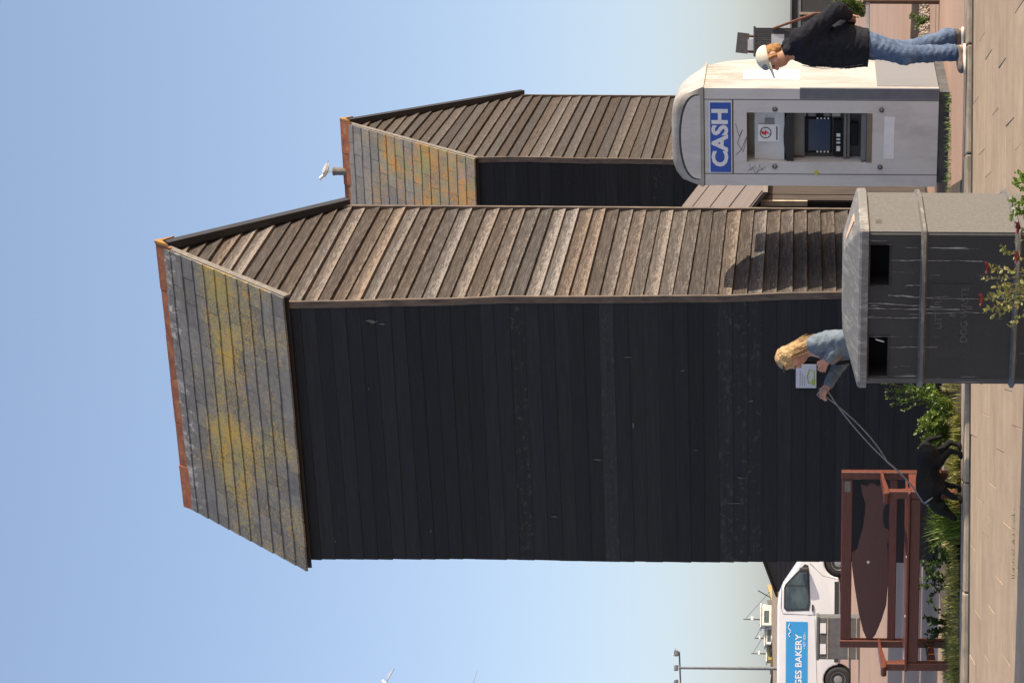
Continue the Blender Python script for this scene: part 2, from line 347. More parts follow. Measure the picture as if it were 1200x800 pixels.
# smooth distance-field bodies -> one continuous surface
def rc(a, b, ra, rb=None, k=0.03): return ('c', np.array(a, float), np.array(b, float), ra, ra if rb is None else rb, k)
def el(c, r, rot=None, k=0.03, sub=False):
    m = np.array(Euler(rot).to_matrix()) if rot else np.eye(3)
    return ('s' if sub else 'e', np.array(c, float), np.array(r, float), m, None, k)
def sdf_mesh(name, prims, res, mat, cuts=(), wob=0.0):
    lo = np.full(3, 9e9); hi = -lo
    for p in prims:
        if p[0] == 'c': a = np.minimum(p[1] - p[3], p[2] - p[4]); b = np.maximum(p[1] + p[3], p[2] + p[4])
        elif p[0] == 'e': a = p[1] - p[2].max(); b = p[1] + p[2].max()
        else: continue
        lo = np.minimum(lo, a); hi = np.maximum(hi, b)
    lo -= 4 * res; hi += 4 * res
    n = np.ceil((hi - lo) / res).astype(int) + 1
    ax = [lo[i] + np.arange(n[i]) * res for i in range(3)]
    D = np.full(n, 0.3, np.float32)
    for p in prims:
        pad = p[5] + 3 * res
        if p[0] == 'c': a = np.minimum(p[1] - p[3], p[2] - p[4]); b = np.maximum(p[1] + p[3], p[2] + p[4])
        else: a = p[1] - p[2].max(); b = p[1] + p[2].max()
        i0 = np.maximum(((a - pad - lo) / res).astype(int), 0); i1 = np.minimum(((b + pad - lo) / res).astype(int) + 2, n)
        X, Y, Z = np.meshgrid(ax[0][i0[0]:i1[0]], ax[1][i0[1]:i1[1]], ax[2][i0[2]:i1[2]], indexing='ij')
        if p[0] == 'c':
            A, B = p[1], p[2]; d = B - A; L = max(d @ d, 1e-9)
            t = np.clip(((X - A[0]) * d[0] + (Y - A[1]) * d[1] + (Z - A[2]) * d[2]) / L, 0, 1)
            q = np.sqrt((X - A[0] - t * d[0]) ** 2 + (Y - A[1] - t * d[1]) ** 2 + (Z - A[2] - t * d[2]) ** 2) - (p[3] + (p[4] - p[3]) * t)
        else:
            M = p[3]; x, y, z = X - p[1][0], Y - p[1][1], Z - p[1][2]
            u = M[0, 0] * x + M[1, 0] * y + M[2, 0] * z; v = M[0, 1] * x + M[1, 1] * y + M[2, 1] * z; s_ = M[0, 2] * x + M[1, 2] * y + M[2, 2] * z
            r = p[2]; k0 = np.sqrt((u / r[0]) ** 2 + (v / r[1]) ** 2 + (s_ / r[2]) ** 2); k1 = np.sqrt((u / r[0] ** 2) ** 2 + (v / r[1] ** 2) ** 2 + (s_ / r[2] ** 2) ** 2) + 1e-9
            q = k0 * (k0 - 1) / k1
        sl = (slice(i0[0], i1[0]), slice(i0[1], i1[1]), slice(i0[2], i1[2])); c = D[sl]; k = p[5]
        if p[0] == 's':
            h = np.maximum(k - np.abs(-q - c), 0) / k; D[sl] = np.maximum(c, -q) + h * h * k * 0.25
        else:
            h = np.maximum(k - np.abs(q - c), 0) / k; D[sl] = np.minimum(c, q) - h * h * k * 0.25
    G = np.meshgrid(*ax, indexing='ij')
    if wob:
        D += (wob * (np.sin(G[0] * 47 + 3 * np.sin(G[2] * 23)) * np.sin(G[2] * 61 + 2 * np.sin(G[1] * 31)) + 0.6 * np.sin(G[2] * 113 + G[1] * 57 + 2 * np.sin(G[0] * 41)))).astype(np.float32)
    for (pt, nn) in cuts:           # keep the side the normal points away from
        D = np.maximum(D, (G[0] - pt[0]) * nn[0] + (G[1] - pt[1]) * nn[1] + (G[2] - pt[2]) * nn[2])
    I = D < 0
    c8 = [(i, j, k) for i in (0, 1) for j in (0, 1) for k in (0, 1)]
    m = n - 1
    sub = lambda A, o: A[o[0]:o[0] + m[0], o[1]:o[1] + m[1], o[2]:o[2] + m[2]]
    cnt = sum(sub(I, o).astype(np.int8) for o in c8)
    act = (cnt > 0) & (cnt < 8); idx = np.full(m, -1, np.int64); cells = np.argwhere(act); idx[act] = np.arange(len(cells))
    acc = np.zeros((len(cells), 3)); num = np.zeros(len(cells)); ci, cj, ck = cells.T
    for a in c8:
        for d in range(3):
            if a[d]: continue
            b = list(a); b[d] = 1
            va = D[ci + a[0], cj + a[1], ck + a[2]]; vb = D[ci + b[0], cj + b[1], ck + b[2]]
            s_ = (va < 0) != (vb < 0); t = np.where(s_, va / np.where(s_, va - vb, 1), 0)
            pnt = np.tile(np.array(a, float), (len(cells), 1)); pnt[:, d] = t
            acc += pnt * s_[:, None]; num += s_
    vs = lo + (cells + acc / num[:, None]) * res
    quads = []
    for d in range(3):
        e1, e2 = [(1, 2), (2, 0), (0, 1)][d]
        sh = list(n); sh[d] -= 1
        s0 = [slice(None)] * 3; s1 = [slice(None)] * 3; s0[d] = slice(0, -1); s1[d] = slice(1, None)
        ch = np.argwhere(I[tuple(s0)] != I[tuple(s1)])
        ch = ch[(ch[:, e1] > 0) & (ch[:, e2] > 0) & (ch[:, e1] < m[e1]) & (ch[:, e2] < m[e2])]
        ins = I[tuple(ch.T)]
        def cell(o1, o2):
            q = ch.copy(); q[:, e1] -= o1; q[:, e2] -= o2; return idx[tuple(q.T)]
        Q = np.stack([cell(1, 1), cell(0, 1), cell(0, 0), cell(1, 0)], 1)
        Q[~ins] = Q[~ins][:, ::-1]; quads.append(Q)
    Q = np.concatenate(quads)
    me = bpy.data.meshes.new(name); me.from_pydata(vs.tolist(), [], Q.tolist()); me.materials.append(MAT[mat]); me.shade_smooth()
    return me

# ================================================================== THE SETTING
# ground: one sheet to the horizon, sunk under the pavement, rising gently towards the beach
def ground_z(y): return -0.06 if y < 18.6 else (GZ if y < 30 else GZ + 0.10 * min(1, (y - 30) / 20))
rows = [-60, 0, 12, 18.55, 18.65, 24, 30, 36, 42, 50, 70, 120, 300, 1000, 4500]; xs = [-3000, -300, -60, -15, -5, 0, 5, 15, 60, 300, 3000]
g = MB(); g.add([(x, y, ground_z(y)) for y in rows for x in xs], [(j * len(xs) + i, j * len(xs) + i + 1, (j + 1) * len(xs) + i + 1, (j + 1) * len(xs) + i) for j in range(len(rows) - 1) for i in range(len(xs) - 1)])
ground = g.build('ground', 'tarmac'); ground['kind'] = 'structure'

pave = MB().span(-7, 7, 8.0, 18.18, -0.055, -0.004).build('pavement', 'joint'); pave['kind'] = 'structure'
slab_me = MB().span(-0.4492, 0.4492, -0.2972, 0.2975, -0.05, 0).mesh('paving_slab', 'paving', bevel=0.003, seg=1)
row = 0; y = 18.18 - 0.3
while y > 12.2:
    off = (0.0, 0.43, 0.21, 0.62)[row % 4]
    for i in range(-5, 6):
        x = i * 0.9 + off - 0.3
        if abs(x) < (0.165 * y + 0.75):
            put('paving_slab', slab_me, pave, (x + random.uniform(-.0005, .0005), y, random.uniform(-.0015, .0025)), (random.uniform(-.003, .004), random.uniform(-.002, .002), random.uniform(-.0006, .0006)))
    y -= 0.6; row += 1
shade_strip = MB().span(-7, 7, 18.18, 18.52, -0.055, -0.010).build('kerb_shade_strip', 'kerb_shade_strip'); shade_strip['kind'] = 'structure'  # dark strip laid in place of the shade at the kerb foot
kerb = MB().span(-7, 7, 18.54, 18.96, -0.05, 0.012).build('kerb', 'joint'); kerb['kind'] = 'structure'
ks = MB().span(-0.452, 0.452, -0.22, 0.22, -0.08, 0.030).mesh('kerb_stone', 'kerb', bevel=0.012, seg=2)
for i in range(-5, 6): put('kerb_stone', ks, kerb, (i * 0.915 + 0.2, 18.73 + random.uniform(-.008, .008), random.uniform(-.006, .004)), (0, 0, random.uniform(-.006, .006)))

# verge of soil between kerb and hut
vg = MB(); N = 30; vp = []
for j in range(9):
    for i in range(N + 1):
        x = -5.5 + i * (6.9 / N); yy = 18.97 + j * 0.28
        vp.append((x, yy, 0.045 + 0.02 * math.sin(x * 3.1 + j) + random.uniform(-.01, .01)))
vg.add(vp, [(j * (N + 1) + i, j * (N + 1) + i + 1, (j + 1) * (N + 1) + i + 1, (j + 1) * (N + 1) + i) for j in range(8) for i in range(N)])
verge = vg.build('verge', 'soil', smooth=True); verge['kind'] = 'structure'

# shingle bank far behind the van
sb = MB(); nx, ny = 40, 14; pts = []
for j in range(ny + 1):
    for i in range(nx + 1):
        x = -75 + i * 2.0; yy = 84 + j * 4.0
        e = min(1, max(0, (yy - 86) / 18)); e = e * e * (3 - 2 * e); side = min(1, max(0, (5 - x) / 6.0))
        pts.append((x, yy, -0.1 + (2.93 + 0.05 * math.sin(x * 0.45) + 0.03 * math.sin(x * 1.3)) * e * side))
sb.add(pts, [(j * (nx + 1) + i, j * (nx + 1) + i + 1, (j + 1) * (nx + 1) + i + 1, (j + 1) * (nx + 1) + i) for j in range(ny) for i in range(nx)])
bank = sb.build('shingle_bank', 'shingle', smooth=True); bank['kind'] = 'structure'

# ================================================================== NET HUTS
def board(parent, bl, br, tl, tr, nrm, tb, tt, mat, name='board'):
    """weatherboard: wedge section, tb thick at the bottom edge and tt at the top"""
    P = [Vector(q) for q in (bl, br, tl, tr)]; nrm = Vector(nrm); c = sum(P, Vector()) / 4
    vs = [P[0] + nrm * tb, P[1] + nrm * tb, P[2] + nrm * tt, P[3] + nrm * tt, P[0], P[1], P[2], P[3]]
    fs = [(0, 1, 3, 2), (4, 6, 7, 5), (0, 4, 5, 1), (2, 3, 7, 6), (0, 2, 6, 4), (1, 5, 7, 3)]
    me = bpy.data.meshes.new(name); me.from_pydata([tuple(v - c) for v in vs], [], fs)
    bm = bmesh.new(); bm.from_mesh(me); bmesh.ops.recalc_face_normals(bm, faces=bm.faces)
    uv = bm.loops.layers.uv.new('UVMap')
    for f in bm.faces:
        for l in f.loops: l[uv].uv = (0.0, 1.0 if l.vert.index in (2, 3, 6, 7) else 0.0)
    bm.to_mesh(me); bm.free(); me.materials.append(MAT[mat])
    return put(name, me, parent, c)

def net_hut(label, C, rz, L, G, ze, zr, bh, lean, gable_mat, slate_args, course, sw, xmin_slate=None):
    h = thing('net_hut', label, 'hut', (C[0], C[1], GZ), rz)
    ze -= GZ; zr -= GZ; slope = (zr - ze) / (G / 2); p = math.atan(slope)
    poly = [(0.03, 0), (G - 0.03, 0), (G - 0.03, ze - 0.04), (G / 2, zr - 0.06), (0.03, ze - 0.04)]
    MB().prism(poly, 'x', -L + 0.03, -0.10).build('frame', 'hole', h)
    fw = MB().span(-L + .03, -0.08, 0.004, 0.028, 0, ze - 0.03).build('front_wall', 'hole', h)
    # front wall: black boards
    z = 0.05
    while z < ze - 0.02:
        t = min(z + bh + 0.03, ze - 0.005); dz = random.uniform(-.006, .006)
        el_ = random.uniform(-.003, .003) + .008 * math.sin(z * 1.7); board(fw, (-L + el_, 0, z + dz), (lean(z), 0, z - dz), (-L + el_, 0, t), (lean(t), 0, t), (0, -1, 0), random.uniform(.008, .014), 0.004, 'tarred_worn' if (random.random() < .08 or 3.08 < z < 3.24 or 1.62 < z < 2.1) else 'tarred'); z += bh
    # gable wall: weathered boards, cut along the rafters above the eaves
    gw = MB().prism([(0.05, 0), (G - 0.05, 0), (G - 0.05, ze - 0.06), (G / 2, zr - 0.1), (0.05, ze - 0.06)], 'x', -0.098, -0.075).build('gable_wall', 'hole', h)
    def P(s, zz): return (lean(zz) * (1 - s / G), s, zz)
    def lim(zz): return 0.0 if zz < ze else (zz - ze) / slope
    z = 0.05
    while z < zr - 0.12:
        t = z + bh + 0.028; a0, a1 = lim(z), lim(min(t, zr - 0.01)); dz = random.uniform(-.010, .010)
        e0 = random.uniform(0, .012); e1 = random.uniform(0, .012)
        board(gw, P(a0 + e0, z + dz), P(G - a0 - e1, z - dz), P(min(a1 + e0, G / 2 - .01), t), P(max(G - a1 - e1, G / 2 + .01), t), (1, 0, 0), random.uniform(.034, .052), 0.004, gable_mat); z += bh
    # corner boards
    cb = MB()
    for i in range(12):
        z0, z1 = ze * i / 12, ze * (i + 1) / 12
        cb.add([(lean(z0) - .012, -.020, z0), (lean(z0) + .056, -.020, z0), (lean(z0) + .056, .012, z0), (lean(z0) - .012, .012, z0), (lean(z1) - .012, -.020, z1), (lean(z1) + .056, -.020, z1), (lean(z1) + .056, .012, z1), (lean(z1) - .012, .012, z1)],
               [(0, 1, 5, 4), (1, 2, 6, 5), (2, 3, 7, 6), (3, 0, 4, 7)] + ([(0, 3, 2, 1)] if i == 0 else []) + ([(4, 5, 6, 7)] if i == 11 else []))
    cb.build('corner_board', 'cornerboard', h)
    MB().span(-.012, .056, G - .012, G + .03, 0, ze - .02).build('corner_board', 'cornerboard', h)
    # roof
    ov = 0.035; xo0, xo1 = -L - 0.085, 0.060
    yb, zb = -ov, ze - ov * slope
    rt = 0.05
    roof = MB().prism([(yb, zb), (G / 2, zr), (G + ov, zb), (G + ov, zb + rt), (G / 2, zr + rt), (yb, zb + rt)], 'x', xo0, xo1 - 0.012).build('roof', 'black', h)
    ln = math.hypot(G / 2 + ov, zr - zb)
    sm = slate_mat('slate_' + gable_mat, roof, **slate_args, zc=zr, z0=ze)
    sme = MB().span(-sw / 2 + .0025, sw / 2 - .0025, 0, course * 1.55, 0, .019).mesh('slate', sm)
    nrow = int(ln / course)
    for r_ in range(nrow + 1):
        s0 = r_ * course - 0.03
        if s0 + course * 0.4 > ln: break
        sc = 1.0 if s0 + course * 1.55 < ln + .02 else (ln + .02 - s0) / (course * 1.55)
        x = xo0 - (sw / 2 if r_ % 2 else 0)
        while x < xo1 - 0.01:
            a = max(x, xo0); b = min(x + sw, xo1)
            if b - a > 0.03 and (xmin_slate is None or b > xmin_slate):
                oy = yb + math.cos(p) * s0 - math.sin(p) * (rt + .006) * 1.0; oz = zb + math.sin(p) * s0 + math.cos(p) * (rt + .006)
                o = put('slate', sme, roof, ((a + b) / 2, oy, oz), (p - 0.052 + random.uniform(-.006, .006), random.uniform(-.006, .006), random.uniform(-.010, .010)))
                o.location += Vector((0, -math.sin(p), math.cos(p))) * (0.012) + Vector((0, math.cos(p), math.sin(p))) * random.uniform(-.006, .006)
                o.scale = ((b - a) / sw, sc, 1)
            x += sw
    # mortar along the near verge, black bargeboard on the far one
    def on(s, n_): return (yb + math.cos(p) * s - math.sin(p) * n_, zb + math.sin(p) * s + math.cos(p) * n_)
    q = [on(-.02, .0), on(ln, .0), on(ln, rt + .016), on(-.02, rt + .016)]
    MB().prism(q, 'x', xo1 - .010, xo1 + .012).build('verge_mortar', 'mortar', roof)
    def ob(s, n_): a = on(s, n_); return (G - a[0], a[1])
    q = [ob(-.05, -.035), ob(ln + .02, -.035), ob(ln + .02, rt + .012), ob(-.05, rt + .012)]
    MB().prism(q, 'x', xo1 - .03, xo1 + .05).build('bargeboard', 'black', roof)
    # ridge tiles
    tl = 0.46; n = int(round((xo1 - xo0) / tl)); tl = (xo1 + .03 - xo0) / n; f = 0.20; tk = .022
    cy_, cz_ = G / 2, zr + rt + .062
    prof = [(cy_ - f * math.cos(p), cz_ - f * math.sin(p)), (cy_ - .030, cz_), (cy_ - .016, cz_ + .022), (cy_ + .016, cz_ + .022), (cy_ + .030, cz_), (cy_ + f * math.cos(p), cz_ - f * math.sin(p)), (cy_ + f * math.cos(p) - .012, cz_ - f * math.sin(p) - tk), (cy_, cz_ - tk), (cy_ - f * math.cos(p) + .012, cz_ - f * math.sin(p) - tk)]
    for i in range(n):
        x0 = xo0 + i * tl
        b = MB().prism([(u - cy_, v - cz_) for u, v in prof], 'x', -tl / 2 + .003, tl / 2 - .003)
        b.build('ridge_tile', 'ridge', roof, loc=(x0 + tl / 2, cy_, cz_ - .014 * math.sin((x0 - xo0) / (xo1 - xo0) * math.pi) + random.uniform(-.005, .005)), rot=(random.uniform(-.01, .01), random.uniform(-.006, .006), 0))
    b = MB().prism([(u - cy_, v - cz_) for u, v in prof[:5]] + [(f * .95 * math.cos(p), -f * .95 * math.sin(p)), (0, -.05), (-f * .95 * math.cos(p), -f * .95 * math.sin(p))], 'x', 0, .03)
    b.build('ridge_end', 'ridge_lichen', roof, loc=(xo1 + .031, cy_, cz_))
    return h, roof, (cy_, cz_)

C1 = (0.367, 21.2)
hut1, roof1, _ = net_hut('tall black net hut with brown weathered gable, the larger and nearer of the two', C1, R(-22.0), 2.777, 2.66, 6.33, 7.80, 0.1425,
        lambda z: 0.08 - 0.145 * min(1, z / 6.3) + .009 * math.sin(z * 1.9) + .005 * math.sin(z * 4.7 + 1), 'gable_board',
        dict(lichen_amt=0.594, base1=(0.115, 0.110, 0.102), base2=(0.185, 0.178, 0.165), mask_scale=1.6, white=True, prof=((0.0, .30), (.25, .45), (.45, .62), (.62, .60), (.80, .30), (1.0, .0))), 0.192, 0.27)
C2 = (2.256, 28.2)
hut2, roof2, (ry, rzz) = net_hut('black net hut behind, its slate roof patched with orange lichen, gull on the ridge pipe', C2, R(-17.2), 3.4, 4.2, 5.56, 7.58, 0.1425,
        lambda z: .010 * math.sin(z * 1.5 + .5) + .006 * math.sin(z * 4.1), 'gable_board_b',
        dict(lichen_amt=0.575, base1=(0.17, 0.16, 0.148), base2=(0.25, 0.238, 0.222), mask_scale=1.8, white=False, prof=((0.0, .55), (.15, .62), (.40, .60), (.65, .42), (.85, .30), (1.0, .1)), lich2=(0.60, 0.26, 0.015)), 0.20, 0.30, xmin_slate=-2.6)
pipe = MB().lathe([(.055, -.06), (.055, .13), (.06, .135), (.06, .155), (.045, .155)], (-0.62, ry, rzz), 'z', 14).build('vent_pipe', 'mortar', roof2)

# low shed behind, between the near hut and the cash machine: roof slopes towards the sun
MAT['felt'] = simple('mineral_roof_felt', (0.20, 0.165, 0.142), (0.15, 0.122, 0.106), 2.2, (1, 12, 1), 0.9, 0.3, 0.004)
MAT['plank'] = simple('old_vertical_plank', (0.065, 0.048, 0.037), (0.022, 0.017, 0.014), 3.0, (14, 14, 0.8), 0.9, 0.5, 0.006, rand=(0.8, 1.15), lo=0.3, hi=0.7)
MAT['pale_wood'] = simple('pale_trim', (0.55, 0.46, 0.33), (0.40, 0.32, 0.22), 8, rough=0.8)
s0 = at(562, 24.2); ang = R(-23.7)
shed = thing('low_shed', 'low brown plank shed with pinkish felt roof squeezed behind the near hut', 'shed', (s0.x, s0.y, GZ), ang)
SL, SW, SH = 3.35, 1.5, 1.88; tn = 0.74                       # along y, across -x, eave height, pitch
MB().prism([(-SW, 0), (0, 0), (0, SH - .02), (-SW, SH - .02 + SW * tn)], 'y', 0.02, SL).build('wall', 'black', shed)
for i in range(int(SL / 0.17)):
    MB().box((0, 0, (SH - .06) / 2), (0.03, 0.163, SH - .08)).build('plank', 'plank', shed, loc=(0.016 + random.uniform(0, .008), 0.09 + i * 0.17, 0.02))
sr = MB(); tt = 0.05
sr.prism([(0.16, SH - .16 * tn), (0.16, SH - .16 * tn + tt), (-SW, SH + SW * tn + tt), (-SW, SH + SW * tn)], 'y', -0.10, SL + 0.1)
sroof = sr.build('roof', 'felt', shed)
for i in range(4):
    yy = -0.06 + i * 0.95
    MB().prism([(0.164, SH - .16 * tn + tt), (0.164, SH - .16 * tn + tt + .014), (-SW, SH + SW * tn + tt + .012), (-SW, SH + SW * tn + tt)], 'y', yy, yy + .05).build('roof_batten', 'felt', sroof)
MB().span(-0.03, 0.03, -0.02, 0.018, SH - .55, SH - .04).build('corner_trim', 'pale_wood', shed)

# pale droppings and scuffs on the dark front of the near hut
MAT['dropping'] = simple('pale_dropping', (0.16, 0.155, 0.145), (0.07, 0.068, 0.064), 40, rough=.9)
def front_local(U, V):
    c = Vector((C1[0], C1[1], 0)); a = R(-22.0); ex_ = Vector((math.cos(a), math.sin(a), 0)); ey_ = Vector((-math.sin(a), math.cos(a), 0))
    d = Vector(((U - 400) / FPX, 1, 0)); t = (c - ey_ * .016).dot(ey_) / d.dot(ey_); q = d * t - c
    return Vector((q.dot(ex_), -.016, HCAM + (HORIZ + roll * (U - 400) - V) / FPX * t - GZ))
rd_ = random.Random(5)
for (U, V, w_, h_) in ((420, 437, .03, .09), (417, 446, .02, .05), (162, 393, .035, .012), (341, 432, .03, .015), (193, 650, .012, .05), (272, 815, .02, .03), (365, 800, .02, .03), (300, 742, .05, .02), (260, 700, .015, .06), (210, 860, .012, .10), (240, 868, .012, .07), (380, 735, .01, .12), (330, 880, .02, .03), (175, 505, .03, .012)):
    c = front_local(U, V); k_ = 9
    pts_ = [(c.x + w_ * math.cos(t) * rd_.uniform(.15, 1.1) * .7, c.z + h_ * math.sin(t) * rd_.uniform(.2, 1.1) * .8) for t in np.linspace(0, 2 * math.pi, k_, endpoint=False)]
    MB().prism(pts_, 'y', -.018, -.0155).build('dropping', 'dropping', hut1)

# ================================================================== CASH MACHINE
def painted(name, c, dirt, amt=0.6, rough=0.45, sc=3.0):
    m, n, p = new_mat(name); p.inputs['Roughness'].default_value = rough
    v = mapping(n, 'Object', (1, 1, 0.35)); f = noise(n, v, sc, 8, 0.7); g = noise(n, mapping(n, 'Object'), 30, 3)
    col = mix(n, ramp(n, f, [(amt - .12, (0, 0, 0)), (amt + .1, (1, 1, 1))]), c, dirt)
    col = mix(n, ramp(n, g, [(.68, (0, 0, 0)), (.74, (.5, .5, .5))]), col, dirt)
    n.links.new(col, p.inputs['Base Color']); bump(n, p, f, .05, .01); return m
MAT['atm_grey'] = painted('cash_machine_grey', (0.60, 0.585, 0.545), (0.46, 0.44, 0.405))
MAT['atm_white'] = painted('cash_machine_white', (0.42, 0.40, 0.368), (0.28, 0.25, 0.205), 0.54)
MAT['atm_patch'] = painted('overpainted_grey', (0.19, 0.19, 0.195), (0.155, 0.155, 0.155))
MAT['atm_dark'] = simple('dark_plinth', (0.045, 0.045, 0.047), (0.09, 0.085, 0.08), 9, rough=0.7)
MAT['strip'] = simple('slate_grey_strip', (0.145, 0.15, 0.165), (0.12, 0.125, 0.14), 9, rough=0.5)
MAT['blue'] = simple('sign_blue', (0.016, 0.085, 0.42), (0.014, 0.075, 0.37), 6, rough=0.35)
MAT['white'] = simple('white_lettering', (0.78, 0.78, 0.77), (0.70, 0.70, 0.69), 12, rough=0.5)
MAT['screen'] = simple('screen_blue', (0.022, 0.042, 0.085), (0.028, 0.05, 0.10), 3, rough=0.12)
MAT['fascia'] = simple('grey_plastic', (0.055, 0.052, 0.050), (0.075, 0.07, 0.065), 8, rough=0.45)
MAT['fascia2'] = simple('mid_plastic', (0.14, 0.135, 0.13), (0.17, 0.165, 0.16), 8, rough=0.4)
MAT['metal'] = simple('worn_steel', (0.30, 0.30, 0.30), (0.20, 0.20, 0.20), 20, rough=0.4, metal=0.8)
MAT['seam'] = simple('dark_seam', (0.05, 0.05, 0.05), (0.07, 0.07, 0.07), 9, rough=0.9)  # dark colour of the panel joints
MAT['red'] = simple('red_print', (0.55, 0.03, 0.03), (0.48, 0.02, 0.03), 9, rough=0.5)
MAT['ink'] = simple('black_ink', (0.03, 0.03, 0.035), (0.04, 0.04, 0.045), 9, rough=0.6)
MAT['ochre'] = simple('ochre_recess', (0.20, 0.165, 0.11), (0.16, 0.13, 0.09), 9, rough=0.6)
MAT['green_light'] = simple('pale_green_panel', (0.35, 0.42, 0.30), (0.30, 0.36, 0.26), 9, rough=0.3)

AW = 0.957
A0 = (1.485, 21.2)
atm = thing('cash_machine', 'grey and white free-standing cash machine with blue sign and rounded cap', 'cash machine', (A0[0], A0[1], GZ), R(-22))
def ax_(U): return AW * (U - 582) / 114.0
def az_(V): return HCAM - GZ + (945.6 - V) / 123.8
zs0, zs1 = az_(1099), az_(825)
MB().span(.03, AW - .03, .03, 1.62, 0, zs0).build('plinth', 'atm_dark', atm)
# body with the recess cut out of the front; back slopes down
hx0, hx1, hz0, hz1 = ax_(610), ax_(668), az_(1016), az_(875); rd = 0.34
prof = [(0.006, zs0), (0.80, zs0), (1.10, zs0), (1.70, zs0), (1.70, .72), (1.10, 1.78), (.98, 2.14), (.82, zs1), (0.006, zs1)]
n = len(prof)
b = MB(); b.add([(0, y, z) for y, z in prof] + [(AW, y, z) for y, z in prof], [tuple(range(n)), tuple(range(n, 2 * n))[::-1]] + [(i, i + 1, n + i + 1, n + i) for i in range(n - 1)])
body = b.build('body', 'atm_white', atm)
b = MB(); gx = [0, ax_(596), hx0, hx1, ax_(683), AW]; gz = [zs0, hz0, hz1, zs1]
for i in range(5):
    for j in range(3):
        if i == 2 and j == 1: continue
        b.add([(gx[i], 0, gz[j]), (gx[i + 1], 0, gz[j]), (gx[i + 1], 0, gz[j + 1]), (gx[i], 0, gz[j + 1])], [(0, 1, 2, 3)])
for (a, c, d, e) in [((hx0, hz0), (hx1, hz0), 0, 0), ((hx1, hz0), (hx1, hz1), 0, 0), ((hx1, hz1), (hx0, hz1), 0, 0), ((hx0, hz1), (hx0, hz0), 0, 0)]:
    b.add([(a[0], 0, a[1]), (c[0], 0, c[1]), (c[0], rd, c[1]), (a[0], rd, a[1])], [(0, 1, 2, 3)])
b.add([(hx0, rd, hz0), (hx1, rd, hz0), (hx1, rd, hz1), (hx0, rd, hz1)], [(0, 1, 2, 3)])
for (x0, x1) in ((0, 0), (AW, AW)):
    b.add([(x0, 0, zs0), (x0, .006, zs0), (x0, .006, zs1), (x0, 0, zs1)], [(0, 1, 2, 3)])
b.build('front_panel', 'atm_grey', atm)
MB().span(.015, .50, 1.02, 1.62, zs0, 2.28).build('unseen_rear_block', 'atm_grey', atm, bevel=.03)  # unseen block added behind the body to widen its shadow on the gable
MB().span(AW - .002, AW + .004, .10, 1.69, zs0 + .002, az_(1021) - .05).build('overpainted_side', 'atm_patch', atm)
MB().span(ax_(684), AW + .005, -.004, .03, zs0 + .002, az_(937)).build('grey_edge_strip', 'strip', atm)
# cap: rounded like a helmet
b = MB(); CZ = az_(788) - zs1; cols = []
Xs = np.linspace(-.012, AW + .012, 15); nY = 9
def cap_h(u, v):       # u across, v along depth, both 0..1
    e = 1 - abs(2 * u - 1) ** 4.2; f_ = (1 - max(0, (v - .35) / .65) ** 2.2) * (1 if v > .10 else (0.80 + .20 * math.sqrt(max(0, 1 - (1 - v / .10) ** 2))))
    return CZ * (max(0, e) ** .5) * max(f_, 0) + .012
vs = []; fs = []
for j in range(nY):
    v = [0, .03, .07, .11, .3, .5, .7, .86, 1.0][j]
    for i, x in enumerate(Xs): vs.append((x, -.012 + v * .90, zs1 + cap_h(i / 14, v)))
for j in range(nY - 1):
    for i in range(14): fs.append((j * 15 + i, j * 15 + i + 1, (j + 1) * 15 + i + 1, (j + 1) * 15 + i))
o = len(vs)
for x in Xs: vs.append((x, -.012, zs1 + .002))
for x in Xs: vs.append((x, .888, zs1 + .002))
for i in range(14):
    fs.append((o + i, o + i + 1, i + 1, i)); q = (nY - 1) * 15; fs.append((o + 15 + i, q + i, q + i + 1, o + 16 + i)); fs.append((o + i, o + 15 + i, o + 16 + i, o + i + 1))
for side in (0, 14):
    fs.append(tuple([o + side] + [j * 15 + side for j in range(nY)] + [o + 15 + side]))
cap = smooth_by_angle(b.add(vs, fs).build('cap', 'atm_white', atm), 50)
# inset lunette on the cap's face
lun = [(AW / 2 + AW * .43 * math.cos(t), zs1 + .02 + CZ * .66 * math.sin(t) ** .7) for t in np.linspace(0.02, math.pi - .02, 22)]
MB().prism(lun, 'y', -.017, -.008).build('cap_front_panel', 'atm_grey', cap)
MB().prism([(AW / 2 + (x - AW / 2) * 1.025, zs1 + .014 + (z - zs1) * 1.03) for x, z in lun], 'y', -.0145, -.006).build('cap_seam', 'seam', cap)
for (x0, x1, z0, z1) in ((-.001, AW + .001, zs1 - .006, zs1 + .004), (ax_(596), ax_(683), az_(859.5), az_(858)), (ax_(596) - .003, ax_(596) + .003, zs0, zs1), (ax_(683) - .003, ax_(683) + .003, zs0, zs1)):
    MB().span(x0, x1, -.0022, .002, z0, z1).build('seam', 'seam', atm)
MAT['stain'] = simple('brown_run_off_stain', (0.26, 0.19, 0.11), (0.42, 0.36, 0.27), 30, rough=.9)
rs = random.Random(4)
for i in range(9):
    y_ = .05 + i * .085 + rs.uniform(-.02, .02); ln_ = rs.uniform(.05, .30); w_ = rs.uniform(.006, .016)
    MB().prism([(y_ - w_, zs1 - .004), (y_ + w_, zs1 - .004), (y_ + w_ * .4, zs1 - ln_ * .6), (y_, zs1 - ln_), (y_ - w_ * .5, zs1 - ln_ * .5)], 'x', AW - .001, AW + .0015).build('rust_stain', 'stain', atm)
